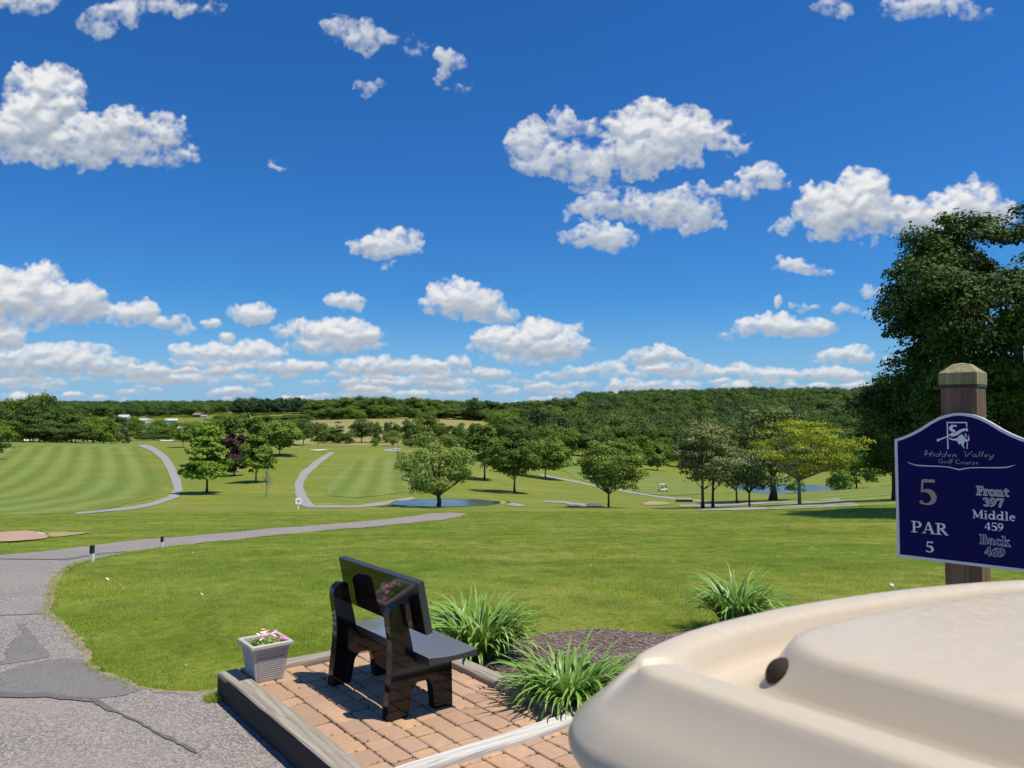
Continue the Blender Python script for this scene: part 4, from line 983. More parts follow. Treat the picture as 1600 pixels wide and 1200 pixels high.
def text(word,cx,cz,width,cap,mat,star=False,extra=0,lift=.0008,name='lettering'):
    toks=[(c+'*' if star and c!=' ' else c) for c in word]; tot=sum(G[t][0] for t in toks)*cap
    kx=width/tot; x=cx-width/2; S=[]
    for t in toks:
        for pts,w in G[t][1]:
            ww=[q*cap*(.5+.5*kx)+extra for q in w] if isinstance(w,(list,tuple)) else w*cap*(.5+.5*kx)+extra
            P_=[(x+p[0]*cap*kx,cz+p[1]*cap) for p in pts]
            if extra:  # lengthen the ends for the outline
                a=Vector(P_[0])-Vector(P_[1]); a=a.normalized()*extra/2 if a.length else a; b_=Vector(P_[-1])-Vector(P_[-2]); b_=b_.normalized()*extra/2 if b_.length else b_
                P_=[tuple(Vector(P_[0])+a)]+P_[1:-1]+[tuple(Vector(P_[-1])+b_)]
            S.append((P_,ww))
        x+=G[t][0]*cap*kx
    return strokes(name,S,mat,lift)
def tz(word,x0,y0,x1,y1,mat,**k):   # box in the enlarged photograph: bottom-left .. top-right of the capitals
    a=zs5(x0,y0); b_=zs5(x1,y0); c=zs5(x0,y1); cap=c[1]-a[1]
    cxm=(a[0]+b_[0])/2; czm=(a[1]+b_[1])/2
    return text(word,cxm,czm,b_[0]-a[0],cap,mat,**k)
tz('5',158,706,286,535,M_LETG); tz('PAR',106,906,362,828,M_LET); tz('5',205,1035,265,963,M_LET)
for w,x0,y0,x1,y1,fill in (('Front',560,642,786,583,M_LETM),('397',603,717,748,662,M_LETM),('Back',583,984,795,922,M_LETN),('469',617,1062,760,1005,M_LETN)):
    tz(w,x0,y0,x1,y1,M_LET,extra=.0038); tz(w,x0,y0,x1,y1,fill,lift=.0026)
tz('Middle',530,808,836,750,M_LET); tz('459',614,885,752,832,M_LET)
tz('Hidden',192,372,430,335,M_LETM,star=True); tz('Valley',470,374,688,337,M_LETM,star=True); tz('Golf Course',294,421,578,392,M_LETM,star=True)
strokes('flourish',[([zs5(x,y) for x,y in [(78,408),(110,422),(150,432),(220,436),(300,438),(370,444),(410,455),(440,462),(470,455),(520,448),(600,447),(700,448),(760,446),(800,438),(828,428)]],[.001,.003,.004,.004,.0035,.0035,.004,.0045,.004,.0035,.0035,.004,.004,.003,.001])],M_LET)
lo=.0009
poly_fill('golfer_emblem',[[zs5(*p) for p in q_] for q_ in (
 [(352,130),(494,130),(494,138),(352,138)],[(352,138),(360,138),(366,318),(357,320)],[(486,138),(494,138),(496,166),(488,166)],[(492,272),(498,270),(498,316),(491,318)],
 [(284,250),(300,246),(306,256),(294,266),(284,264)],[(302,248),(352,228),(398,200),(404,208),(356,236),(306,257)],
 [(366,170),(384,150),(424,152),(420,164),(396,162),(392,176),(414,190),(410,204),(392,198),(374,190)],
 [(396,214),(424,196),(448,182),(470,176),(498,172),(500,196),(480,190),(456,200),(434,218),(410,228),(384,232),(378,222)],
 [(370,236),(392,248),(420,244),(440,226),(462,214),(466,226),(474,232),(490,252),(500,252),(504,212),(508,240),(512,254),(498,266),(476,268),(470,290),(476,318),(458,296),(448,278),(438,288),(426,262),(396,258),(374,250)],
 [(478,206),(488,214),(494,236),(484,234)])],M_LET,lo)
# post, built on the same heading as the board
ph=.069; top_z=2.135
def post_box(name,x0,x1,o0,o1,z0,z1,mat,bev=.004):
    m_=MB().box(x0,x1,o0,o1,z0,z1,None,bev); me=mesh(name,[SM@Vector(v) for v in m_.v],m_.f,mat); fix(me); return link(name,me,sign)
xc=ax_-.008; po=-.022-ph
post_box('post',xc-ph,xc+ph,po-ph,po+ph,gz-.3,top_z,M_POST)
post_box('cap_gap_shade',xc-ph-.003,xc+ph+.003,po-ph-.003,po+ph+.003,top_z+.0005,top_z+.012,M_BLACK,0)  # black slab painted as the shade in the gap under the cap
V=[];cz=top_z+.012
for h,z in ((ph+.004,cz),(ph+.004,cz+.05),(.030,cz+.088),(.0,cz+.094)):
    V+=[(xc-h,po-h,z),(xc+h,po-h,z),(xc+h,po+h,z),(xc-h,po+h,z)]
Fc=[[3,2,1,0]]+[[r*4+i,r*4+(i+1)%4,(r+1)*4+(i+1)%4,(r+1)*4+i] for r in range(2) for i in range(4)]+[[8+i,8+(i+1)%4,12] for i in range(4)]
s_obj('post_cap',V[:13],Fc,M_CAP)
# ------------------------------------------------------------------ nearby golf cart whose roof fills the lower right corner
Cc=Vector((.125,.905,0)); e1=Vector((.85,.52,0)).normalized(); e2=Vector((.52,-.85,0)); e2=(e2-e1*e2.dot(e1)).normalized()
ZR=1.735
cart=empty('golf_cart',Cc+e1*.56+e2*.75+Vector((0,0,-.16))); tag(cart,'beige golf cart parked closest to the viewer, only its moulded roof in view','golf cart')
ci=Matrix.Translation(-cart.location)
def cart_mat():
    m,nt,b=new_mat('beige_moulded_plastic'); q=NB(nt); p=q.coord()
    big=q.noise(p,5,5,.6); dust=q.noise(p,55,4,.7); sp=q.vor(p,34); sc=q.noise(q.map(p,(2,60,2),(0,0,.7)),4,3,.5)
    c=q.mix(big,(.55,.465,.34),(.60,.515,.385)); c=q.mix(q.mr(dust,.62,.75,0,.30),c,(.66,.62,.55)); c=q.mix(q.mr(sp,.0,.045,.5,0),c,(.30,.24,.17)); c=q.mix(q.mr(sc,.70,.76,0,.28),c,(.68,.63,.54))
    q.L.new(c,b.inputs['Base Color']); q.L.new(q.mr(dust,.4,.7,.26,.45),b.inputs['Roughness']); b.inputs['Specular IOR Level'].default_value=.5
    q.L.new(q.bump(q.noise(p,420,2,.5),.06,.0006),b.inputs['Normal']); return m
M_CART=cart_mat()
Wd,Ln=1.16,1.75
EDGE=([-.3,0,.046,.153,.335,.554,.697,.818,1.0,1.3],[.17,.029,.006,-.021,-.034,-.016,.011,.050,.125,.28])
def outline_rr(ins,R,n=16):
    # rounded rectangle in (a along e1, b along e2); side b=0 bows outward, near side leans in a little
    ka=1.12 if ins>0 else 1.0; kb=.80 if ins>0 else 1.0
    x0,x1,y0,y1=-.032+ins*ka,Wd-ins,ins*kb,Ln-ins; P_=[]
    R=max(.012,R)
    def seg(a,b,k): return [(a[0]+(b[0]-a[0])*i/k,a[1]+(b[1]-a[1])*i/k) for i in range(k)]
    P_+= [(x0+R-R*math.cos(math.pi/2*i/n),y0+R-R*math.sin(math.pi/2*i/n)) for i in range(n)]
    P_+= seg((x0+R,y0),(x1-R,y0),48)
    P_+= [(x1-R+R*math.sin(math.pi/2*i/n),y0+R-R*math.cos(math.pi/2*i/n)) for i in range(n)]
    P_+= seg((x1,y0+R),(x1,y1-R),40)
    P_+= [(x1-R+R*math.cos(math.pi/2*i/n),y1-R+R*math.sin(math.pi/2*i/n)) for i in range(n)]
    P_+= seg((x1-R,y1),(x0+R,y1),48)
    P_+= [(x0+R-R*math.sin(math.pi/2*i/n),y1-R+R*math.cos(math.pi/2*i/n)) for i in range(n)]
    P_+= seg((x0,y1-R),(x0,y0+R),40)
    out=[]
    for x,y in P_:
        w=max(0,1-(y-y0)/.9); out.append((x+.12*(y-y0)*max(0,1-(x-x0)/Wd),y+float(np.interp(x,*EDGE_S))*w))
    return out
_ex=np.linspace(-.3,1.3,400); _ey=np.interp(_ex,*EDGE); _k=np.exp(-.5*(np.arange(-36,37)/12)**2); _k/=_k.sum(); EDGE_S=(_ex,np.convolve(np.pad(_ey,36,mode='edge'),_k,'valid'))
ringsR=[(-.02,.05,-.112),(-.055,.07,-.108),(-.070,.08,-.100),(-.078,.085,-.088),(-.079,.085,-.080),(-.074,.085,-.066),(-.044,.07,-.043),(-.010,.06,-.0105),(-.0055,.055,-.0045),(.0,.05,-.0008),(.006,.05,.0004),(.022,.05,.0005),(.038,.05,-.002),(.044,.05,-.005),(.049,.05,-.011),(.056,.05,-.026),(.062,.05,-.035),(.068,.05,-.0385),(.076,.05,-.0395),(.100,.055,-.040),(.110,.06,-.039),(.116,.065,-.036),(.122,.07,-.028),(.138,.08,.002),(.143,.08,.009),(.149,.08,.0125),(.158,.08,.0138),(.20,.08,.015),(.30,.08,.018),(.45,.06,.021),(.56,.02,.022)]
V=[];Fc=[];nn=None
for ins,R,dz in ringsR:
    P_=outline_rr(ins,R); nn=len(P_)
    for i,(a,b_) in enumerate(P_):
        z=ZR+dz
        # the two rims part at the corner
        if -.01<ins<.05:
            k=(i-9)/2.0; z-=.011*math.exp(-k*k)*(1 if ins<.045 else .6)
        p=Cc+e1*a+e2*b_; V.append((p.x,p.y,z))
for r in range(len(ringsR)-1):
    for i in range(nn): Fc.append([r*nn+i,r*nn+(i+1)%nn,(r+1)*nn+(i+1)%nn,(r+1)*nn+i])
Fc.append([(len(ringsR)-1)*nn+i for i in range(nn)])
me=mesh('roof',[ci@Vector(v) for v in V],Fc,M_CART,True); fix(me); link('roof',me,cart)
# dark ball in the roof wall, coloured as the shade inside the drain hole
M_DARKP=plain('drain_shade',(.045,.036,.028),.85,spec=.1)
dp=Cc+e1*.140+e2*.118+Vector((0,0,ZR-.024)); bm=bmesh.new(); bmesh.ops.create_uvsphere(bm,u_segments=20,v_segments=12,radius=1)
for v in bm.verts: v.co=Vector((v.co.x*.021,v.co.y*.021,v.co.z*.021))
me=bpy.data.meshes.new('drain_hole_shade'); bm.to_mesh(me); bm.free(); me.materials.append(M_DARKP); link('drain_hole_shade',me,cart,dp-cart.location)
# the rest of the cart below its roof
M_CARTD=plain('cart_black_trim',(.03,.03,.032),.5); M_SEAT=plain('cart_seat_vinyl',(.60,.54,.43),.5); M_TYRE=plain('tyre_rubber',(.025,.025,.025),.8); M_STEEL=plain('steel',(.5,.5,.5),.35,1)
def cpt(a,b_,z): return ci@(Cc+e1*a+e2*b_+Vector((0,0,z)))
for a in (.12,Wd-.12):
    MB().tube([cpt(a,.12,ZR-.06),cpt(a,-.02,1.1),cpt(a,-.1,.75)],.016,8).obj('strut',M_CARTD,cart,True)
    MB().tube([cpt(a,1.55,ZR-.06),cpt(a,1.62,1.1),cpt(a,1.6,.6)],.016,8).obj('strut',M_CARTD,cart,True)
def cbox(name,a0,a1,b0,b1,z0,z1,mat,bev=.03):
    m_=MB().box(a0,a1,b0,b1,z0,z1,None,bev); me=mesh(name,[cpt(*v) for v in m_.v],m_.f,mat,True); fix(me); return link(name,me,cart)
cbox('cowl',.04,Wd-.04,-.62,-.06,.28,.78,M_CART,.09); cbox('floor',.05,Wd-.05,-.06,.75,.26,.32,M_CARTD,.02); cbox('rear_body',.03,Wd-.03,.75,1.75,.28,.66,M_CART,.07)
cbox('seat',.1,Wd-.1,.78,1.25,.665,.78,M_SEAT,.04); cbox('backrest',.1,Wd-.1,1.26,1.36,.74,1.15,M_SEAT,.04)
for a in (.02,Wd-.02):
    for b_ in (-.35,1.35):
        w=MB().tube([cpt(a-.09,b_,.225-.0),cpt(a+.09,b_,.225)],.225,24).obj('wheel',M_TYRE,cart,False)
        m_=MB().tube([cpt(a-.094,b_,.225),cpt(a+.094,b_,.225)],.11,16); link('hub',mesh('hub',m_.v,m_.f,M_STEEL),w)
# ------------------------------------------------------------------ small things on the course
def marker(px,py,h,label):
    x,y,z=hit(px,py); e=empty('marker_post',(x,y,z-.005)); tag(e,label,'marker post','black-topped white marker posts beside the path'); w=.036*h/.36
    MB().box(-w,w,-w,w,-.1,h*.52,None,.004).obj('post_base',M_WHITE,e); MB().box(-w-.002,w+.002,-w-.002,w+.002,h*.52+.001,h,None,.004).obj('post_top',M_BLACK,e)
    return y
y=marker(143.5,878,.33,'marker post at the near bend of the path, the larger one by the asphalt'); marker(253,855.5,.30,'smaller marker post farther up the path, right of the other one')
x,y,z=hit(466,796,40); e=empty('arrow_sign',(x,y,z)); k=y/F; print('arrow',x,y,z); e.rotation_euler=(-.28,0,.2)
tag(e,'small white board with a black arrow on a thin stake beside the path','sign')
MB().box(-.35*k*2,.35*k*2,-.02,.02,-.2,9.5*k).obj('stake',M_WHITE,e); MB().box(-4.4*k,4.4*k,-.06,-.025,8*k,18*k).obj('board',M_WHITE,e)
MB().prism([(-1.6*k,-.6*k),(.2*k,-.6*k),(.2*k,-1.8*k),(2.2*k,.3*k),(.2*k,2.2*k),(.2*k,1.0*k),(-1.6*k,1.0*k)],0,.01,Matrix.Translation((0,-.062,12.6*k))@Matrix.Rotation(math.pi/2,4,'X')).obj('arrow',M_BLACK,e)
# broken white board left on the bare soil
x,y,z=hit(64,836); k=y/F; e=empty('broken_board',(x,y,z+.03)); tag(e,'broken white board lying on the bare red soil left of the path','debris')
MB().box(-5*k,5*k,-3*k,3*k,.02,.06,Matrix.Rotation(.15,4,'Y')).obj('plank',M_WHITE,e); MB().tube([(-3*k,0,.05),(-1*k,.02,4*k),(1*k,0,6*k)],.35*k,5).obj('splinter',M_BARK,e); MB().tube([(4*k,0,.05),(0,.02,3*k),(-2*k,0,5*k)],.3*k,5).obj('splinter',M_BARK,e)
# golf ball and small litter
def ball(px,py,r,label):
    x,y,z=hit(px,py); bm=bmesh.new(); bmesh.ops.create_icosphere(bm,subdivisions=2,radius=r); me=bpy.data.meshes.new('tee_marker'); bm.to_mesh(me); bm.free(); me.materials.append(M_WHITE); me.polygons.foreach_set('use_smooth',np.ones(len(me.polygons),bool)); tag(link('tee_marker',me,None,(x,y,z+r*.8+.02)),label,'tee marker')
ball(1393,921,.035,'round white tee marker on the grass just above the cart roof')
for px,py,s,lb in ((165,911,.05,'crumpled white scrap on the lawn near the two marker posts'),(313,936,.035,'thin pale scrap lying on the lawn above the planter')):
    x,y,z=hit(px,py); V=[(-s,-.6*s,.03),(0,-s*.3,.07),(s,-.5*s,.035),(.9*s,.5*s,.04),(0,.4*s,.06),(-.8*s,.6*s,.03)]; tag(link('paper_scrap',mesh('paper_scrap',V,[[0,1,4,5],[1,2,3,4]],M_WHITE),None,(x,y,z+.015)),lb,'litter')
# far golf cart on the slope
def far_cart(px,py,s,label,rz):
    x,y,z=hit(px,py,60); e=empty('golf_cart',(x,y,z),rz,(s,s,s)); tag(e,label,'golf cart')
    R_=plain('red_bag',(.45,.06,.05),.5) if 'red_bag' not in bpy.data.materials else bpy.data.materials['red_bag']
    MB().box(-1.15,1.15,-.58,.58,.3,.72,None,.1).obj('body',M_WHITE,e); MB().box(-.85,.75,-.58,.58,1.72,1.80,None,.03).obj('roof',M_WHITE,e)
    for a in (-.75,.65):
        for b_ in (-.5,.5): MB().tube([(a,b_,.7),(a,b_,1.72)],.025,6).obj('strut',M_CARTD,e)
    MB().box(.1,.55,-.5,.5,.72,1.15,None,.05).obj('seat',M_SEAT,e); MB().box(.95,1.25,-.4,.4,.72,1.3,None,.06).obj('golf_bags',R_,e)
    for a in (-.75,.75):
        for b_ in (-.52,.52): MB().tube([(a,b_-.08,.22),(a,b_+.08,.22)],.22,12).obj('wheel',M_TYRE,e)
far_cart(1035,768.5,1.0,'tiny white golf cart out on the sunlit slope between two trees',.7)
far_cart(618,703,.8,'distant golf cart stopped on the pale path in front of the far trees',.2)
x,y,z=hit(1043.5,783.5,60); k=y/F; e=empty('ball_washer',(x,y,z)); tag(e,'small white post beside the path near the little bridge','post')
MB().tube([(0,0,0),(0,0,5*k)],.5*k,6).obj('stem',M_WHITE,e); MB().box(-1.3*k,1.3*k,-.15,.15,2.5*k,5.5*k,None,.02).obj('housing',M_WHITE,e)
x,y,z=hit(1069,784,60); k=y/F; e=empty('footbridge',(x,y,z),-.12); tag(e,'low dark timber bridge carrying the path over the ditch','bridge')
MB().box(-12*k,12*k,-1.2,1.2,.25,.5).obj('deck',M_PATHG,e); MB().box(-11.5*k,11.5*k,-1.28,-1.205,-.5,.45).obj('side_beam',M_BARK,e); MB().box(-11.5*k,11.5*k,1.205,1.28,-.5,.45).obj('side_beam',M_BARK,e)
x,y,z=hit(710,698,200); e=empty('parked_car',(x,y,z)); tag(e,'small white parked car half hidden behind the far trees','car')
MB().box(-2.2,2.2,-.9,.9,.3,.95,None,.15).obj('body',M_WHITE,e); MB().box(-1.2,1.4,-.8,.8,.95,1.5,None,.2).obj('cabin',M_CARTD,e)
for a in (-1.4,1.4): MB().tube([(a,-.92,.33),(a,.92,.33)],.33,12).obj('wheel',M_TYRE,e)
# far farm buildings
M_ROOFW=plain('pale_metal_roof',(.52,.53,.55),.5); M_REDW=plain('red_barn_wall',(.33,.12,.09),.7); M_ROOFG=plain('dark_shingle_roof',(.30,.24,.22),.8); M_GLASS=plain('window_glass',(.03,.04,.05),.1)
def house(px,py,Y,w,h,dp,rh,wall,roof,label,rz,cat='building'):
    w*=.68;h*=.72;dp*=.7;rh*=.7
    d=ray(px,py); t=Y/d[1]; x=d[0]*t; z=float(zt(x,Y)); zz=EYE+d[2]*t; z=max(z,zz)-.0; e=empty('farm_building',(x,Y,z-.3),rz); tag(e,label,cat,'far farm buildings among the trees')
    MB().box(-w/2,w/2,-dp/2,dp/2,-4,h).obj('wall',wall,e)
    V=[(-w/2-.4,-dp/2-.5,h),(w/2+.4,-dp/2-.5,h),(w/2+.4,dp/2+.5,h),(-w/2-.4,dp/2+.5,h),(-w/2-.4,0,h+rh),(w/2+.4,0,h+rh)]
    link('roof',mesh('roof',V,[[0,1,5,4],[2,3,4,5],[0,4,3],[1,2,5],[3,2,1,0]],roof),e)
    for i in range(3): MB().box(-w*.35+i*w*.3,-w*.35+i*w*.3+w*.12,-dp/2-.05,-dp/2+.02,h*.35,h*.75).obj('window',M_GLASS,e)
house(194,656,640,11,3.5,10,3,M_WHITE,M_ROOFW,'far white barn, its pale roof just above the dark trees, leftmost of the pale buildings',.2)
house(226,661,640,12,3.5,10,2.6,M_WHITE,M_ROOFW,'far white building with the brightest wall, just left of the far grey roof',-.3)
house(240,672,520,10,2.2,8,1.6,M_WHITE,M_ROOFW,'low white shed below the other pale roofs, close to the bushes',.1)
house(268,660,640,13,2.6,9,2.4,M_ROOFW,M_ROOFW,'far grey-roofed building rising to the left above the bushes',.35)
house(284,672,520,7,2.2,7,1.4,M_WHITE,M_ROOFW,'small white hut between the leafless shrubs, left of the small round tree',-.2)
house(293,671,520,4,2.0,4,1.2,M_WHITE,M_ROOFW,'tiny white hut right behind the small round tree',.2)
house(310,652,900,15,4.5,9,3.5,M_REDW,M_ROOFG,'red farmhouse with brown roof on the far hillside',-.15,'house')
house(319,653,880,10,3,8,2.5,M_WHITE,M_ROOFG,'low pale annex right of the red farmhouse',.1,'house')
# ------------------------------------------------------------------ trees
ENV={'round':[(0,.45),(.12,.8),(.35,1),(.65,.95),(.88,.68),(1,.25)],
'oval':[(0,.4),(.15,.8),(.4,1),(.7,.8),(.9,.42),(1,.08)],
'pyramid':[(0,.85),(.12,1),(.35,.86),(.6,.6),(.85,.27),(1,.05)],
'umbrella':[(0,.25),(.2,.62),(.4,.98),(.6,1),(.82,.78),(1,.3)],
'apple':[(0,.55),(.2,.95),(.45,1),(.7,.72),(.88,.40),(1,.12)],
'column':[(0,.5),(.2,1),(.6,.95),(.85,.6),(1,.15)],
'bush':[(0,.85),(.25,1),(.6,.9),(.85,.6),(1,.15)]}
def tree_geo(H,R,kind,cb,nleaf,ls,seed,nc=70,crs=.24,openn=0.0,lobes=0,lr=.27,limbs=12,tr=None,tips=False,fork=0,lean=0,flat=.75,inner=.5):
    g=np.random.default_rng(seed); env=np.array(ENV[kind])
    def er(t): return np.interp(t,env[:,0],env[:,1])
    CH=H*(1-cb)
    # clump centres, denser on the outside of an uneven crown
    t=g.uniform(.03,.97,nc*4); keep=g.random(nc*4)<(.25+.75*er(t)); t=t[keep][:nc]; n=len(t)
    a=g.uniform(0,2*np.pi,n)
    lob=1+.16*np.sin(a*2+seed)+.12*np.sin(a*3+t*7+seed*2)+.10*np.sin(a*5+t*11)
    rr=(inner+(1-inner)*g.random(n)**.6)*er(t)*lob; cr=R*crs*g.uniform(.65,1.25,n)*(.55+.6*er(t))
    rr=np.minimum(rr,1.08)*np.maximum(.1,1-crs*.45)*1.04
    cx=R*rr*np.cos(a)+lean*t*R; cy=R*rr*np.sin(a); cz=H*cb+CH*(.03+.93*t)
    if lobes:
        li=g.integers(0,lobes,n); base_i=np.arange(lobes)%n
        lx,ly,lz=cx[base_i].copy(),cy[base_i].copy(),cz[base_i].copy()
        dd=g.normal(size=(n,3)); dd/=np.linalg.norm(dd,axis=1)[:,None]; dd[:,2]=np.abs(dd[:,2])*.9-.25
        lrad=R*lr*g.uniform(.7,1.2,lobes)
        nb=lobes+int(n*.50)      # some clumps stay where they are and fill the crown
        s_=slice(nb,n)
        cx[s_]=(lx[li]+dd[:,0]*lrad[li])[s_]*.97; cy[s_]=(ly[li]+dd[:,1]*lrad[li])[s_]*.97; cz[s_]=np.clip((lz[li]+dd[:,2]*lrad[li]*.8)[s_],H*cb+CH*.02,H*.97)
        cr[s_]*=.82
    w=cr**2*(1-openn*g.random(n)); w/=w.sum(); ci_=g.choice(n,nleaf,p=w)
    d=g.normal(size=(nleaf,3)); d/=np.linalg.norm(d,axis=1)[:,None]; d[:,2]=np.where(d[:,2]<-.35,-d[:,2]*.5,d[:,2])
    rad=cr[ci_]*(.55+.5*g.random(nleaf)**.5)
    p=np.stack([cx[ci_],cy[ci_],cz[ci_]],1)+d*rad[:,None]*np.array([1,1,flat])
    # twigs that stray out
    k=g.random(nleaf)<.05; p[k]+=d[k]*rad[k][:,None]*.35
    gc=p-np.array([lean*R*.5,0,H*cb+CH*.4]); gc=gc/np.array([R,R,CH*.6]); gc/=np.maximum(1e-3,np.linalg.norm(gc,axis=1)[:,None])
    nrm=d*.75+gc*.35+np.array([0,0,.30])+g.normal(size=(nleaf,3))*.42; nrm/=np.linalg.norm(nrm,axis=1)[:,None]
    h=g.normal(size=(nleaf,3)); u=np.cross(nrm,h); u/=np.linalg.norm(u,axis=1)[:,None]; v=np.cross(nrm,u)
    s=ls*g.uniform(.6,1.3,nleaf)[:,None]
    V=np.stack([p-u*s*.5,p+v*s*.32,p+u*s*.5,p-v*s*.32],1).reshape(-1,3)
    Fc=np.arange(nleaf*4).reshape(-1,4)
    ct=g.random(n)[ci_]; tint=np.clip(.45*ct+.55*g.random(nleaf),0,1)
    tip=np.zeros(nleaf)
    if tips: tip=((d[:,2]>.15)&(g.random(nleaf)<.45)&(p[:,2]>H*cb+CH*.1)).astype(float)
    # wood
    mb=MB(); r0=tr or H*.018; segs=7
    topz=H*(cb+(1-cb)*.72) if not fork else H*(cb*fork)
    pts=[Vector((lean*R*.25*(i/segs)**2+ (g.uniform(-.1,.1)*r0*2 if i else 0),(g.uniform(-.1,.1)*r0*2 if i else 0),-.25+(topz+.25)*i/segs)) for i in range(segs+1)]
    rad_=[r0*(1.45 if i==0 else 1.0)*(1-.75*(i/segs) if not fork else 1-.25*i/segs) for i in range(segs+1)]
    mb.tube(pts,rad_,9)
    idx=g.permutation(n)[:limbs]
    for j in idx:
        c=Vector((cx[j],cy[j],cz[j]))
        f0=g.uniform(.35,.85) if not fork else 1.0
        s0=pts[-1].copy() if fork else pts[min(segs,max(1,int(f0*segs)))].copy()
        if not fork:
            if c.z<s0.z+.05*H: s0=pts[max(1,int(.3*segs))].copy()
        mid=s0.lerp(c,.5)+Vector((0,0,-.04*H if not fork else .03*H))+Vector((c.x-s0.x,c.y-s0.y,0))*.12
        q=[s0*(1-t_)**2+mid*2*t_*(1-t_)+c*t_*t_ for t_ in (0,.2,.4,.6,.8,1)]
        br=r0*(.42 if not fork else .55)*g.uniform(.6,1); mb.tube(q,[br*(1-.13*i)*(1-.05*i) for i in range(6)],6,False)
        if fork or H>8:
            for _ in range(2):
                k2=g.integers(0,n); c2=Vector((cx[k2],cy[k2],cz[k2]))
                if (c2-q[3]).length<R*1.0: mb.tube([q[3],q[3].lerp(c2,.5)+Vector((0,0,.02*H)),c2],[br*.45,br*.3,br*.12],5,False)
    return V,Fc,tint,tip,mb
def mk_tree_meshes(leafm,barkm,tips=False,**k):
    if 'lobes' not in k: k['lobes']=0
    V,Fc,tint,tip,mb=tree_geo(tips=tips,**k)
    cm=mesh('crown',V,Fc,leafm); attr(cm,'tint',np.repeat(tint,4)); 
    if tips: attr(cm,'tip',np.repeat(tip,4))
    tm=mesh('trunk',mb.v,mb.f,barkm,True); return cm,tm
L_OAK=leaf_mat('oak_leaves',(.040,.078,.008),(.140,.215,.022),.2)
L_MID=leaf_mat('maple_leaves',(.032,.060,.008),(.105,.155,.020),.2)
L_DARK=leaf_mat('dark_leaves',(.022,.044,.009),(.072,.112,.020),.16)
L_PURP=leaf_mat('purple_leaves',(.020,.010,.012),(.075,.032,.034),.2,tr_col=(.10,.03,.03))
L_APPLE=leaf_mat('apple_leaves',(.030,.062,.008),(.125,.190,.028),.2,tips=(.26,.31,.08))
L_FEATH=leaf_mat('locust_leaves',(.050,.085,.012),(.150,.200,.032),.25)
L_YEL=leaf_mat('golden_leaves',(.085,.12,.008),(.29,.33,.022),.3,tr_col=(.36,.36,.02))
L_GREY=leaf_mat('grey_green_leaves',(.042,.062,.015),(.125,.155,.042),.2,tips=(.27,.27,.12))
L_WHT=leaf_mat('pale_tipped_leaves',(.028,.055,.012),(.085,.13,.03),.2,tips=(.34,.40,.25))
L_BUSH=leaf_mat('bush_leaves',(.05,.10,.015),(.14,.23,.03),.3)
L_BROWN=leaf_mat('brownish_leaves',(.055,.055,.032),(.13,.12,.075),.2)
L_FOR=leaf_mat('forest_leaves',(.022,.045,.008),(.085,.130,.020),.16)
L_BIG=leaf_mat('big_maple_leaves',(.010,.024,.004),(.060,.098,.012),.2)
L_CON=leaf_mat('conifer_needles',(.012,.030,.014),(.035,.065,.026),.1)
def place(px,base,top,hw,Y=None,ymin=62):
    hw=hw*1.06; top=top-1-.035*max(0,(base-top))
    """ground point, height and crown half-width for a tree seen at px between two rows"""
    if Y is None: x,y,z=hit(px,base,ymin)
    else:
        d=ray(px,base); y=Y; x=d[0]*Y/d[1]; z=float(zt(x,y))
    th=math.atan((top-600)/F)-PIT; H=EYE-y*math.tan(th)-z
    return x,y,z,max(H,.8),hw*y/F
def tree(name,label,px,base,top,hw,kind,leafm,cb,nleaf,ls,seed,Y=None,bark=None,cat='tree',group=None,dpx=0,ymin=62,**k):
    x,y,z,H,R=place(px,base,top,hw,Y,ymin)
    k['crs']=k.get('crs',.24)*(1.12 if Y is None or Y>60 else 1)
    k.setdefault('lobes',20 if kind!='bush' else 0)
    cm,tm=mk_tree_meshes(leafm,bark or M_BARK,H=H*.985,R=R,kind=kind,cb=cb,nleaf=nleaf,ls=ls,seed=seed,**k)
    e=empty(name,(x,y,z)); tag(e,label,cat,group)
    link('crown',cm,e,(dpx*y/F,0,0)); link('trunk',tm,e)
    print('%s %.0fm H%.1f R%.1f'%(name,y,H,R)); return e
tree('oak_tree','bright green pyramid-shaped oak with a clear trunk, just right of the left cart path bend',323,771,668,36,'pyramid',L_OAK,.20,9500,.46,11,limbs=16,flat=.55,nc=85,crs=.22)
tree('oak_tree','rounder bright green young oak next to the bare sapling',400,754,682,26,'oval',L_OAK,.20,7000,.46,12,limbs=12,nc=60)
tree('copper_beech','dark purple-leaved tree between the two bright green oaks',366,744,675,23,'oval',L_PURP,.06,6500,.5,13,limbs=8,nc=55)
tree('maple_tree','large mid-green tree towering behind the purple tree',378,722,646,34,'round',L_MID,.12,7500,.75,14,Y=185,nc=70)
tree('locust_tree','yellow-green tree filling the gap just left of the purple tree',325,722,663,26,'umbrella',L_OAK,.18,6000,.7,15,Y=178,nc=55)
tree('hawthorn_tree','wide spreading tree with several stems and broken shade, right of the oak group',437,712,660,35,'umbrella',L_FEATH,.22,8500,.62,16,limbs=18,nc=75,fork=.7,flat=.6)
tree('small_tree','small sparse round tree standing alone in front of the pale huts',286,699,671,15,'umbrella',L_MID,.35,2500,.7,17,nc=30,ymin=150)
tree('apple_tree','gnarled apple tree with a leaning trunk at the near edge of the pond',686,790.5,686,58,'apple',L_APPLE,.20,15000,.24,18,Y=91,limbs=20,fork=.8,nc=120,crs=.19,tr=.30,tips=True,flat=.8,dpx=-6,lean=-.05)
tree('maple_tree','dark maple behind and left of the full dark maple, its trunk in shade',757,750,664,30,'round',L_MID,.26,8500,.55,19,nc=75)
tree('maple_tree','full dark green maple with an even oval shadow, right of the pond',804,770,673,39,'oval',L_MID,.24,12500,.40,20,nc=100,crs=.2)
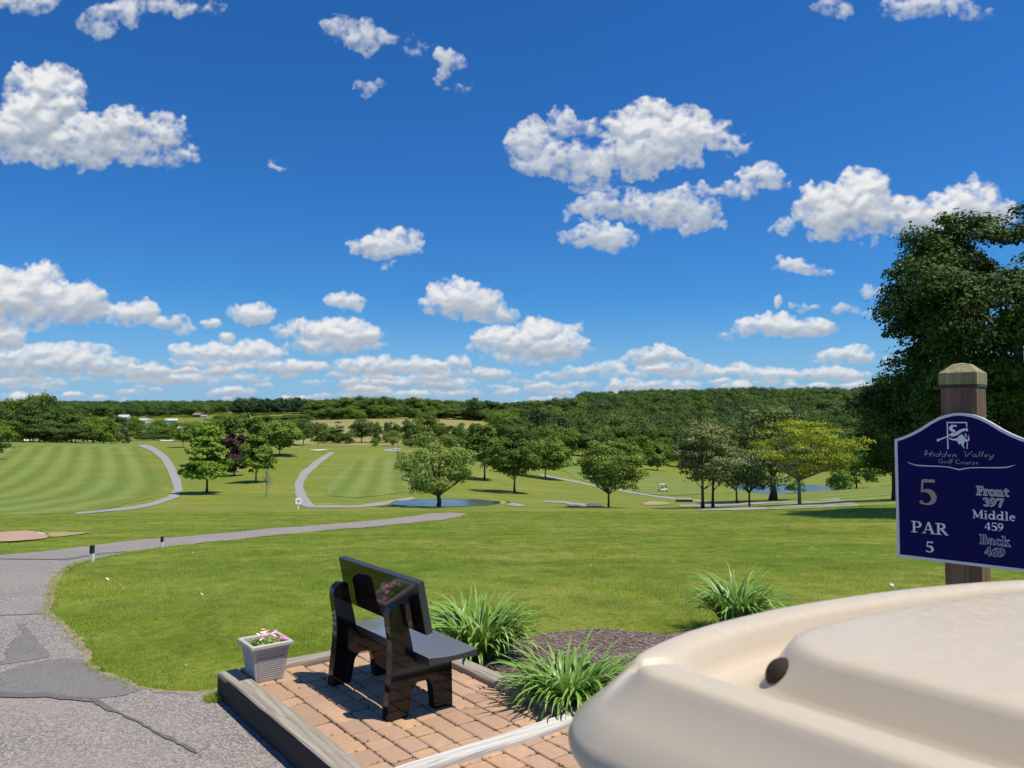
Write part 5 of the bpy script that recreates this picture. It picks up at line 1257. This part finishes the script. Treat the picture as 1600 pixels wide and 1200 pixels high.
tree('ash_tree','soft mid-green two-stemmed tree right behind the full dark maple',852,748,685,34,'round',L_OAK,.20,8000,.6,21,nc=70,fork=1.2,limbs=14)
tree('locust_tree','feathery wide-crowned tree on its own in the middle of the slope',951,793,690,52,'umbrella',L_FEATH,.22,13000,.27,22,nc=120,crs=.2,fork=.9,limbs=22,dpx=5,flat=.6)
tree('young_tree','small dark cone-shaped tree at the far edge of the fairway',1027,735,696,17,'pyramid',L_MID,.12,2600,1.0,23,nc=32,ymin=150)
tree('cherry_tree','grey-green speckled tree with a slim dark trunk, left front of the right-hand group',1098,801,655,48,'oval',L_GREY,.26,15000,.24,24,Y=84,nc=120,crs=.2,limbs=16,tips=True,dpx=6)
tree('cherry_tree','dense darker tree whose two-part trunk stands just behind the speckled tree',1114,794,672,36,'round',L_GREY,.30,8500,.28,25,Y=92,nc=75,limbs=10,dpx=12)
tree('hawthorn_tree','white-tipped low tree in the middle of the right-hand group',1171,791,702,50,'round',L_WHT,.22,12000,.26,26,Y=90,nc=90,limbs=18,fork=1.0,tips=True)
tree('maple_tree','slim tree with a straight trunk behind the white-tipped tree',1151,778,700,27,'round',L_MID,.36,4500,.40,27,Y=112,nc=45)
tree('willow_tree','massive thick-trunked tree beside the right-hand pond, its dark crown behind the golden tree',1208,776,637,62,'round',L_GREY,.25,13000,.42,28,Y=118,nc=110,limbs=14,tr=.55,dpx=0)
tree('golden_locust','flat-topped golden green tree with pale forked limbs',1249,796,659,80,'umbrella',L_YEL,.30,16000,.22,29,Y=84,nc=130,crs=.17,limbs=26,fork=.95,bark=M_BARKP,flat=.45,dpx=8,openn=.7,inner=.35,tr=.20)
tree('maple_tree','dark low-branched tree whose trunk stands just left of the sign edge',1397,757,583,62,'round',L_BIG,.08,32000,.26,30,Y=82,nc=150,limbs=16,dpx=12)
tree('maple_tree','huge dark maple rising behind the hole sign, cut by the right frame edge',1600,770,322,215,'round',L_BIG,.03,170000,.25,31,Y=47,nc=640,crs=.13,limbs=44,tr=.42,flat=.75,openn=.5,inner=.55,lobes=44,lr=.20)
tree('evergreen_tree','dark conical edge-of-frame tree at the far left beside the fairway',-22,719,662,30,'pyramid',L_DARK,.02,5000,.6,32,ymin=120,nc=60)
# bare sapling
x,y,z=hit(416,778,62); e=empty('bare_sapling',(x,y,z)); tag(e,'leafless grey sapling right of the rounder bright oak','sapling'); k=y/F; mb=MB(); H=44*k
mb.tube([(0,0,-.1),(.03,0,H*.3),(0,0,H*.65),(.05,0,H)],[.09,.07,.05,.02],6)
r=random.Random(2)
for i in range(26):
    t=r.uniform(.25,.9); a=r.uniform(0,6.28); L_=H*.33*(1.1-t*.6); s=Vector((0,0,H*t)); m_=s+Vector((math.cos(a)*L_*.4,math.sin(a)*L_*.4,L_*.45)); mb.tube([s,m_,m_+Vector((math.cos(a)*L_*.25,math.sin(a)*L_*.25,L_*.5))],[.035,.025,.01],4,False)
mb.obj('trunk',M_BARKP,e)
# green bushes at the right-hand wood edge
def shrub(name,label,px,base,top,hw,leafm,n,ls,seed,Y,group=None,kind='bush'):
    return tree(name,label,px,base,top,hw,kind,leafm,.0,n,ls,seed,Y=Y,cat='bush' if kind=='bush' else 'tree',group=group,nc=40,limbs=5)
shrub('bush','bright green thicket left of the dark low-branched tree, right of the golden tree',1338,749,694,30,L_BUSH,5000,.55,41,175)
shrub('bush','smaller bright green bush at the foot of the thicket',1312,752,726,20,L_BUSH,2200,.5,42,165)
shrub('bush','brownish hedge bush left of the white-roofed shed on the far side of the fairway',191,690,664,11,L_BROWN,1500,.8,43,300)
shrub('reeds','yellow-green willow bush at the edge of the right-hand pond',1242,764,742,14,L_BUSH,1400,.35,44,150)
# ---- shared kinds for rows of trees
PR={}
def proto(key,n,leafm,kind,cb,nleaf,ls,ratio,nc=40,**k):
    for i in range(n):
        cm,tm=mk_tree_meshes(leafm,M_BARK,H=10,R=10*ratio,kind=kind,cb=cb*.3,nleaf=int(nleaf*2.6),ls=ls*.72,seed=hash_(key)+i,nc=nc,limbs=6,crs=.36,inner=.25,flat=.9,**k); PR[(key,i)]=(cm,tm)
def hash_(s): return sum(ord(c)*(i+3) for i,c in enumerate(s))
proto('mid',3,L_MID,'round',.12,2600,.62,.42); proto('dark',3,L_DARK,'oval',.08,2600,.62,.38); proto('cone',2,L_DARK,'pyramid',.06,2400,.58,.32); proto('light',2,L_OAK,'round',.10,2400,.62,.45); proto('pine',2,L_CON,'pyramid',.1,1300,.8,.26,nc=30); proto('wide',2,L_FEATH,'umbrella',.15,2400,.62,.55)
def copy_tree(key,i,name,label,px,base,top,hw,Y,group,cat='tree',seed=0):
    x,y,z,H,R=place(px,base,top,hw,Y)
    cm,tm=PR[(key,i)]; rat={'mid':.42,'dark':.38,'cone':.32,'light':.45,'pine':.26,'wide':.55}[key]
    e=empty(name,(x,y,z),random.uniform(0,6.28),(R/(10*rat),R/(10*rat),H/10)); tag(e,label,cat,group)
    link('crown',cm,e); link('trunk',tm,e); return e
# the row in front of the hay field
ORD='first second third fourth fifth sixth seventh eighth ninth tenth eleventh twelfth thirteenth fourteenth fifteenth sixteenth'.split()
LMK=[(-200,'left of the frame edge'),(30,'above the left end of the green'),(110,'above the middle of the left green'),(215,'left of the white barns'),(270,'behind the small round tree'),(345,'behind the oak group'),(420,'behind the wide spreading tree'),(500,'above the left end of the hay field'),(600,'above the centre fairway'),(680,'above the apple tree'),(760,'above the left dark maple'),(820,'above the full dark maple'),(890,'behind the two-stemmed tree'),(960,'behind the feathery lone tree'),(1040,'behind the small cone-shaped tree'),(1110,'behind the speckled tree'),(1180,'behind the white-tipped tree'),(1260,'behind the golden tree'),(1340,'behind the bright thicket'),(1500,'beside the dark low-branched tree')]
def name_all(items,what):
    '''items: (empty, px, shade) ; gives every tree its own place in words'''
    by={}
    for e,px,key in items:
        lm=min(LMK,key=lambda t:abs(t[0]-px))[1]; by.setdefault((lm,key),[]).append((px,e))
    for (lm,key),v in by.items():
        v.sort(key=lambda t:t[0])
        for i,(px,e) in enumerate(v):
            sh={'dark':'dark','mid':'mid-green','light':'light green','wide':'pale spreading'}[key]
            e['label']=('%s %s tree from left %s, %s'%(ORD[i],sh,what,lm)) if len(v)>1 else 'single %s tree %s, %s'%(sh,what,lm)
row=[(474,655,15,'dark','dark round tree at the left end of the row below the hay field'),(498,663,14,'mid','low tree second in the row below the hay field'),(528,659,15,'cone','pointed conical tree in the row below the hay field, left of the widest one'),(508,672,9,'light','small light bush-like tree at the foot of the conical one'),(565,655,18,'dark','widest dark tree in the row below the hay field'),(589,662,9,'dark','narrow dark tree right after the widest one in the row'),(546,676,11,'mid','small tree in the dip left of the widest dark tree'),(603,657,5,'cone','very small pointed tree up on the hay field'),
 (612,661,12,'mid','round tree left of the notch in the hay field row'),(636,658,14,'dark','dark tree above the pale willow in the row'),(652,661,12,'mid','mid-height tree between the dark tree and the tallest one'),(669,646,19,'mid','tallest tree of the row, straight above the apple tree'),(690,662,11,'dark','tree just right of the tallest of the row'),(707,662,13,'cone','pointed dark tree right of centre in the row'),(722,664,13,'light','light green tree beside the pointed dark one'),(741,665,12,'mid','tree behind the left dark maple crown')]
for i,(px,top,hw,key,lb) in enumerate(row):
    copy_tree(key,i%2,'tree',lb,px,695,top-1,hw*1.0,322+(i*37%30)-(0 if hw>8 else 0),'trees in the row below the hay field')
for i,(px,top,hw,key,Y,lb) in enumerate([(613,675,17,'wide',292,'pale willow-like tree low in front of the row'),(585,685,6,'light',262,'tiny round tree in front of the widest dark one'),(640,686,10,'mid',275,'low bush at the foot of the tallest row tree'),(700,680,16,'wide',285,'spreading pale tree behind the apple tree'),(735,684,14,'wide',280,'broad low tree beside the parked car'),(660,684,12,'light',280,'low bright bush right of the willow-like tree')]):
    copy_tree(key,i%2,'tree',lb,px,697,top,hw,Y,None)
# the wood at the left behind the green
left=[(2,632,17,'dark',285),(24,627,17,'mid',300),(47,625,14,'dark',290),(62,619,15,'mid',295),(79,619,10,'dark',285),(36,650,15,'dark',275),(12,660,14,'light',268),(70,648,15,'dark',278),(96,645,16,'mid',300),(112,650,15,'dark',285),(130,647,16,'mid',305),(146,655,15,'light',282),(162,657,14,'light',280),(174,664,10,'mid',285),(118,664,12,'dark',272),(88,662,12,'dark',275),(52,664,12,'dark',272),(182,651,11,'dark',330),(200,654,12,'mid',345),(-20,634,20,'dark',290),(-45,630,22,'mid',295),(-75,632,22,'dark',300)]
lbL={'dark':'dark tree in the wood along the left skyline behind the green','mid':'mid-green tree in the wood at the far left behind the green','light':'lighter green tree at the front edge of the far left wood'}
IT=[]
for i,(px,top,hw,key,Y) in enumerate(left):
    e=copy_tree(key,i%2,'woodland_tree',lbL[key],px,690,top-1,hw*1.5,Y,'woodland trees: '+key+' green, left wood'); IT.append((e,px,key))
name_all(IT,'in left wood'); IT=[]
# scattered trees round the farm buildings
r=random.Random(8)
farm=[(213,662,11,'mid',420),(208,655,10,'dark',600),(232,675,12,'dark',400),(247,657,13,'light',480),(256,667,16,'mid',410),(240,680,14,'mid',380),(262,680,14,'dark',375),(276,662,9,'mid',560),(222,682,9,'dark',370),(300,660,14,'wide',500),(318,664,12,'mid',430),(338,655,14,'light',470),(352,648,12,'mid',560),(392,657,13,'mid',480),(408,650,12,'light',600),(298,676,14,'light',360),(342,674,16,'mid',330),(425,652,12,'mid',560),(445,650,11,'dark',600),(457,658,14,'mid',450),(410,668,14,'dark',360),(470,650,14,'mid',560)]
for i,(px,top,hw,key,Y) in enumerate(farm):
    e=copy_tree(key,i%2,'tree','%s tree among the far farm buildings left of the hay field'%{'mid':'mid-green','dark':'dark','light':'light green','wide':'pale spreading'}[key],px,690,top,hw*1.4,Y,'trees round the farm buildings, '+key); IT.append((e,px,key))
name_all(IT,'by the farm'); IT=[];IT2=[]
# the belt of trees on the skyline behind the hay field
xs=485
i=0
while xs<905:
    top=626-4*math.sin((xs-480)/60)+r.uniform(-3.5,3) - (3 if 720<xs<760 else 0)+(8*max(0,(505-xs)/20))
    key=r.choice(('dark','mid','dark')); hw=r.uniform(9,13)
    e=copy_tree(key,i%2,'skyline_tree','tree in the dark belt on the skyline behind the hay field',xs,650,top,hw*1.45,r.uniform(620,650),'trees of the skyline belt behind the hay field'); IT.append((e,xs,key))
    k2='mid' if r.random()<.6 else 'light'
    if i%2==0: e=copy_tree(k2,i%2,'skyline_tree','lower tree at the front of the skyline belt behind the hay field',xs+r.uniform(-4,4),654,637+r.uniform(-4,4),hw*1.25,r.uniform(600,615),'front trees of the skyline belt behind the hay field'); IT2.append((e,xs,k2))
    xs+=r.uniform(7,10); i+=1
name_all(IT,'in skyline belt'); name_all(IT2,'in skyline front'); IT={0:[],1:[]}
copy_tree('dark',0,'skyline_tree','tallest lone tree poking out of the skyline belt, above the left dark maple',743,652,621,12,600,None)
copy_tree('mid',1,'tree','round tree at the right end of the hay field',822,668,651,8,500,None); copy_tree('dark',1,'tree','small round tree on the hay field above the full dark maple',797,675,663,9,430,None)
# edge-of-wood trees on the right, below the wooded hill
edge=[]
xs=768
while xs<1420:
    y0=np.interp(xs,[760,860,950,1050,1200,1330,1420],[705,708,712,735,742,746,744])
    for q in range(2 if xs<1340 else 1):
        edge.append((xs+r.uniform(-6,6),y0-(q*22 if xs>800 else 12*q),q)); 
    xs+=r.uniform(17,25)
for i,(px,b_,q) in enumerate(edge):
    Y=r.uniform(355,385) if q==0 else r.uniform(415,460); key=r.choice(('mid','dark','light','mid','dark')); hgt=r.uniform(9.5,15)*(1.0 if q==0 else 1.15); hw=hgt*.43*F/Y
    x,y,z=0,0,0; d=ray(px,b_); x=d[0]*Y/d[1]; z=float(zt(x,Y)); s=hgt/10
    cm,tm=PR[(key,i%2)]; e=empty('woodland_tree',(x,Y,z),r.uniform(0,6.28),(s*r.uniform(1,1.25),s*r.uniform(1,1.25),s)); tag(e,'%s tree along the foot of the wooded hill'%{'mid':'mid-green','dark':'dark','light':'lighter green'}[key],'tree','%s trees along the foot of the wooded hill'%key); link('crown',cm,e); link('trunk',tm,e); IT[q].append((e,px,key))
name_all(IT[0],'at hill foot'); name_all(IT[1],'on lower hillside')
# ---- woods that read as one mass
def fproto(seed,leafm,kind='round',ratio=.5,n=520,ls=1.5):
    V,Fc,tint,tip,mb=tree_geo(H=15,R=15*ratio,kind=kind,cb=.10,nleaf=n,ls=ls,seed=seed,nc=13,crs=.42,limbs=0,inner=.35,flat=.9,lobes=0)
    k=len(V); V=np.concatenate([V]); me=mesh('canopy_tree',V,Fc,leafm); attr(me,'tint',np.repeat(tint,4)); return me
L_F2=leaf_mat('forest_leaves_light',(.035,.066,.009),(.125,.175,.025),.16); L_F3=leaf_mat('forest_leaves_blue',(.020,.042,.014),(.062,.10,.028),.16)
FP=[fproto(200+i,(L_FOR,L_FOR,L_F3,L_FOR,L_F2)[i%5],'round',.50,3200,.80) for i in range(8)]+[fproto(300+i,L_CON,'pyramid',.3,600,1.2) for i in range(2)]
rf=np.random.default_rng(21); pts=[];idx=[]
def wood(px0,px1,Y0,Y1,dens,con=.02,cond=None,sc=(.8,1.3)):
    n=int((px1-px0)/F*(Y1*Y1-Y0*Y0)/2*dens); Y=np.sqrt(rf.uniform(Y0*Y0,Y1*Y1,n)); u=rf.uniform((px0-800)/F,(px1-800)/F,n); X=u*Y
    k=np.ones(n,bool) if cond is None else cond(u*F+800,Y); X=X[k];Y=Y[k]; Z=zt(X,Y)
    i=np.where(rf.random(len(X))<con,rf.integers(8,10,len(X)),rf.integers(0,8,len(X))); return np.stack([X,Y,Z],1),i,rf.uniform(*sc,len(X))
def emit(name,parts,**k):
    P_=np.concatenate([p[0] for p in parts]);I_=np.concatenate([p[1] for p in parts]);S_=np.concatenate([p[2] for p in parts]); print(name,len(P_)); return instancer(name,P_,I_,rf.uniform(0,6.28,len(P_)),S_,FP)
def rightcond(px,Y):
    edge=np.interp(px,[740,800,850,880,905],[390,400,425,480,600]) 
    lim=np.interp(px,[740,880,900],[1e9,1e9,1e9])
    lo=np.interp(px,[750,850,950,1050,1200,1400],[370,390,420,400,395,395])
    return (Y>lo)&((px>905)|(Y<edge))
emit('wooded_hill',[wood(750,2300,380,1040,.0098,cond=rightcond,sc=(.5,1.35))])
emit('far_wooded_hills',[wood(-500,520,1060,1500,.0065,con=.05,sc=(.75,1.3)),wood(370,480,960,1060,.018,con=.9,sc=(1.1,1.5)),wood(60,330,900,1050,.006,con=.05,sc=(.8,1.1)),wood(-700,-40,330,1000,.008)])
emit('skyline_wood_interior',[wood(480,960,655,760,.010,sc=(.65,.95))])
print('objects',len(bpy.data.objects))
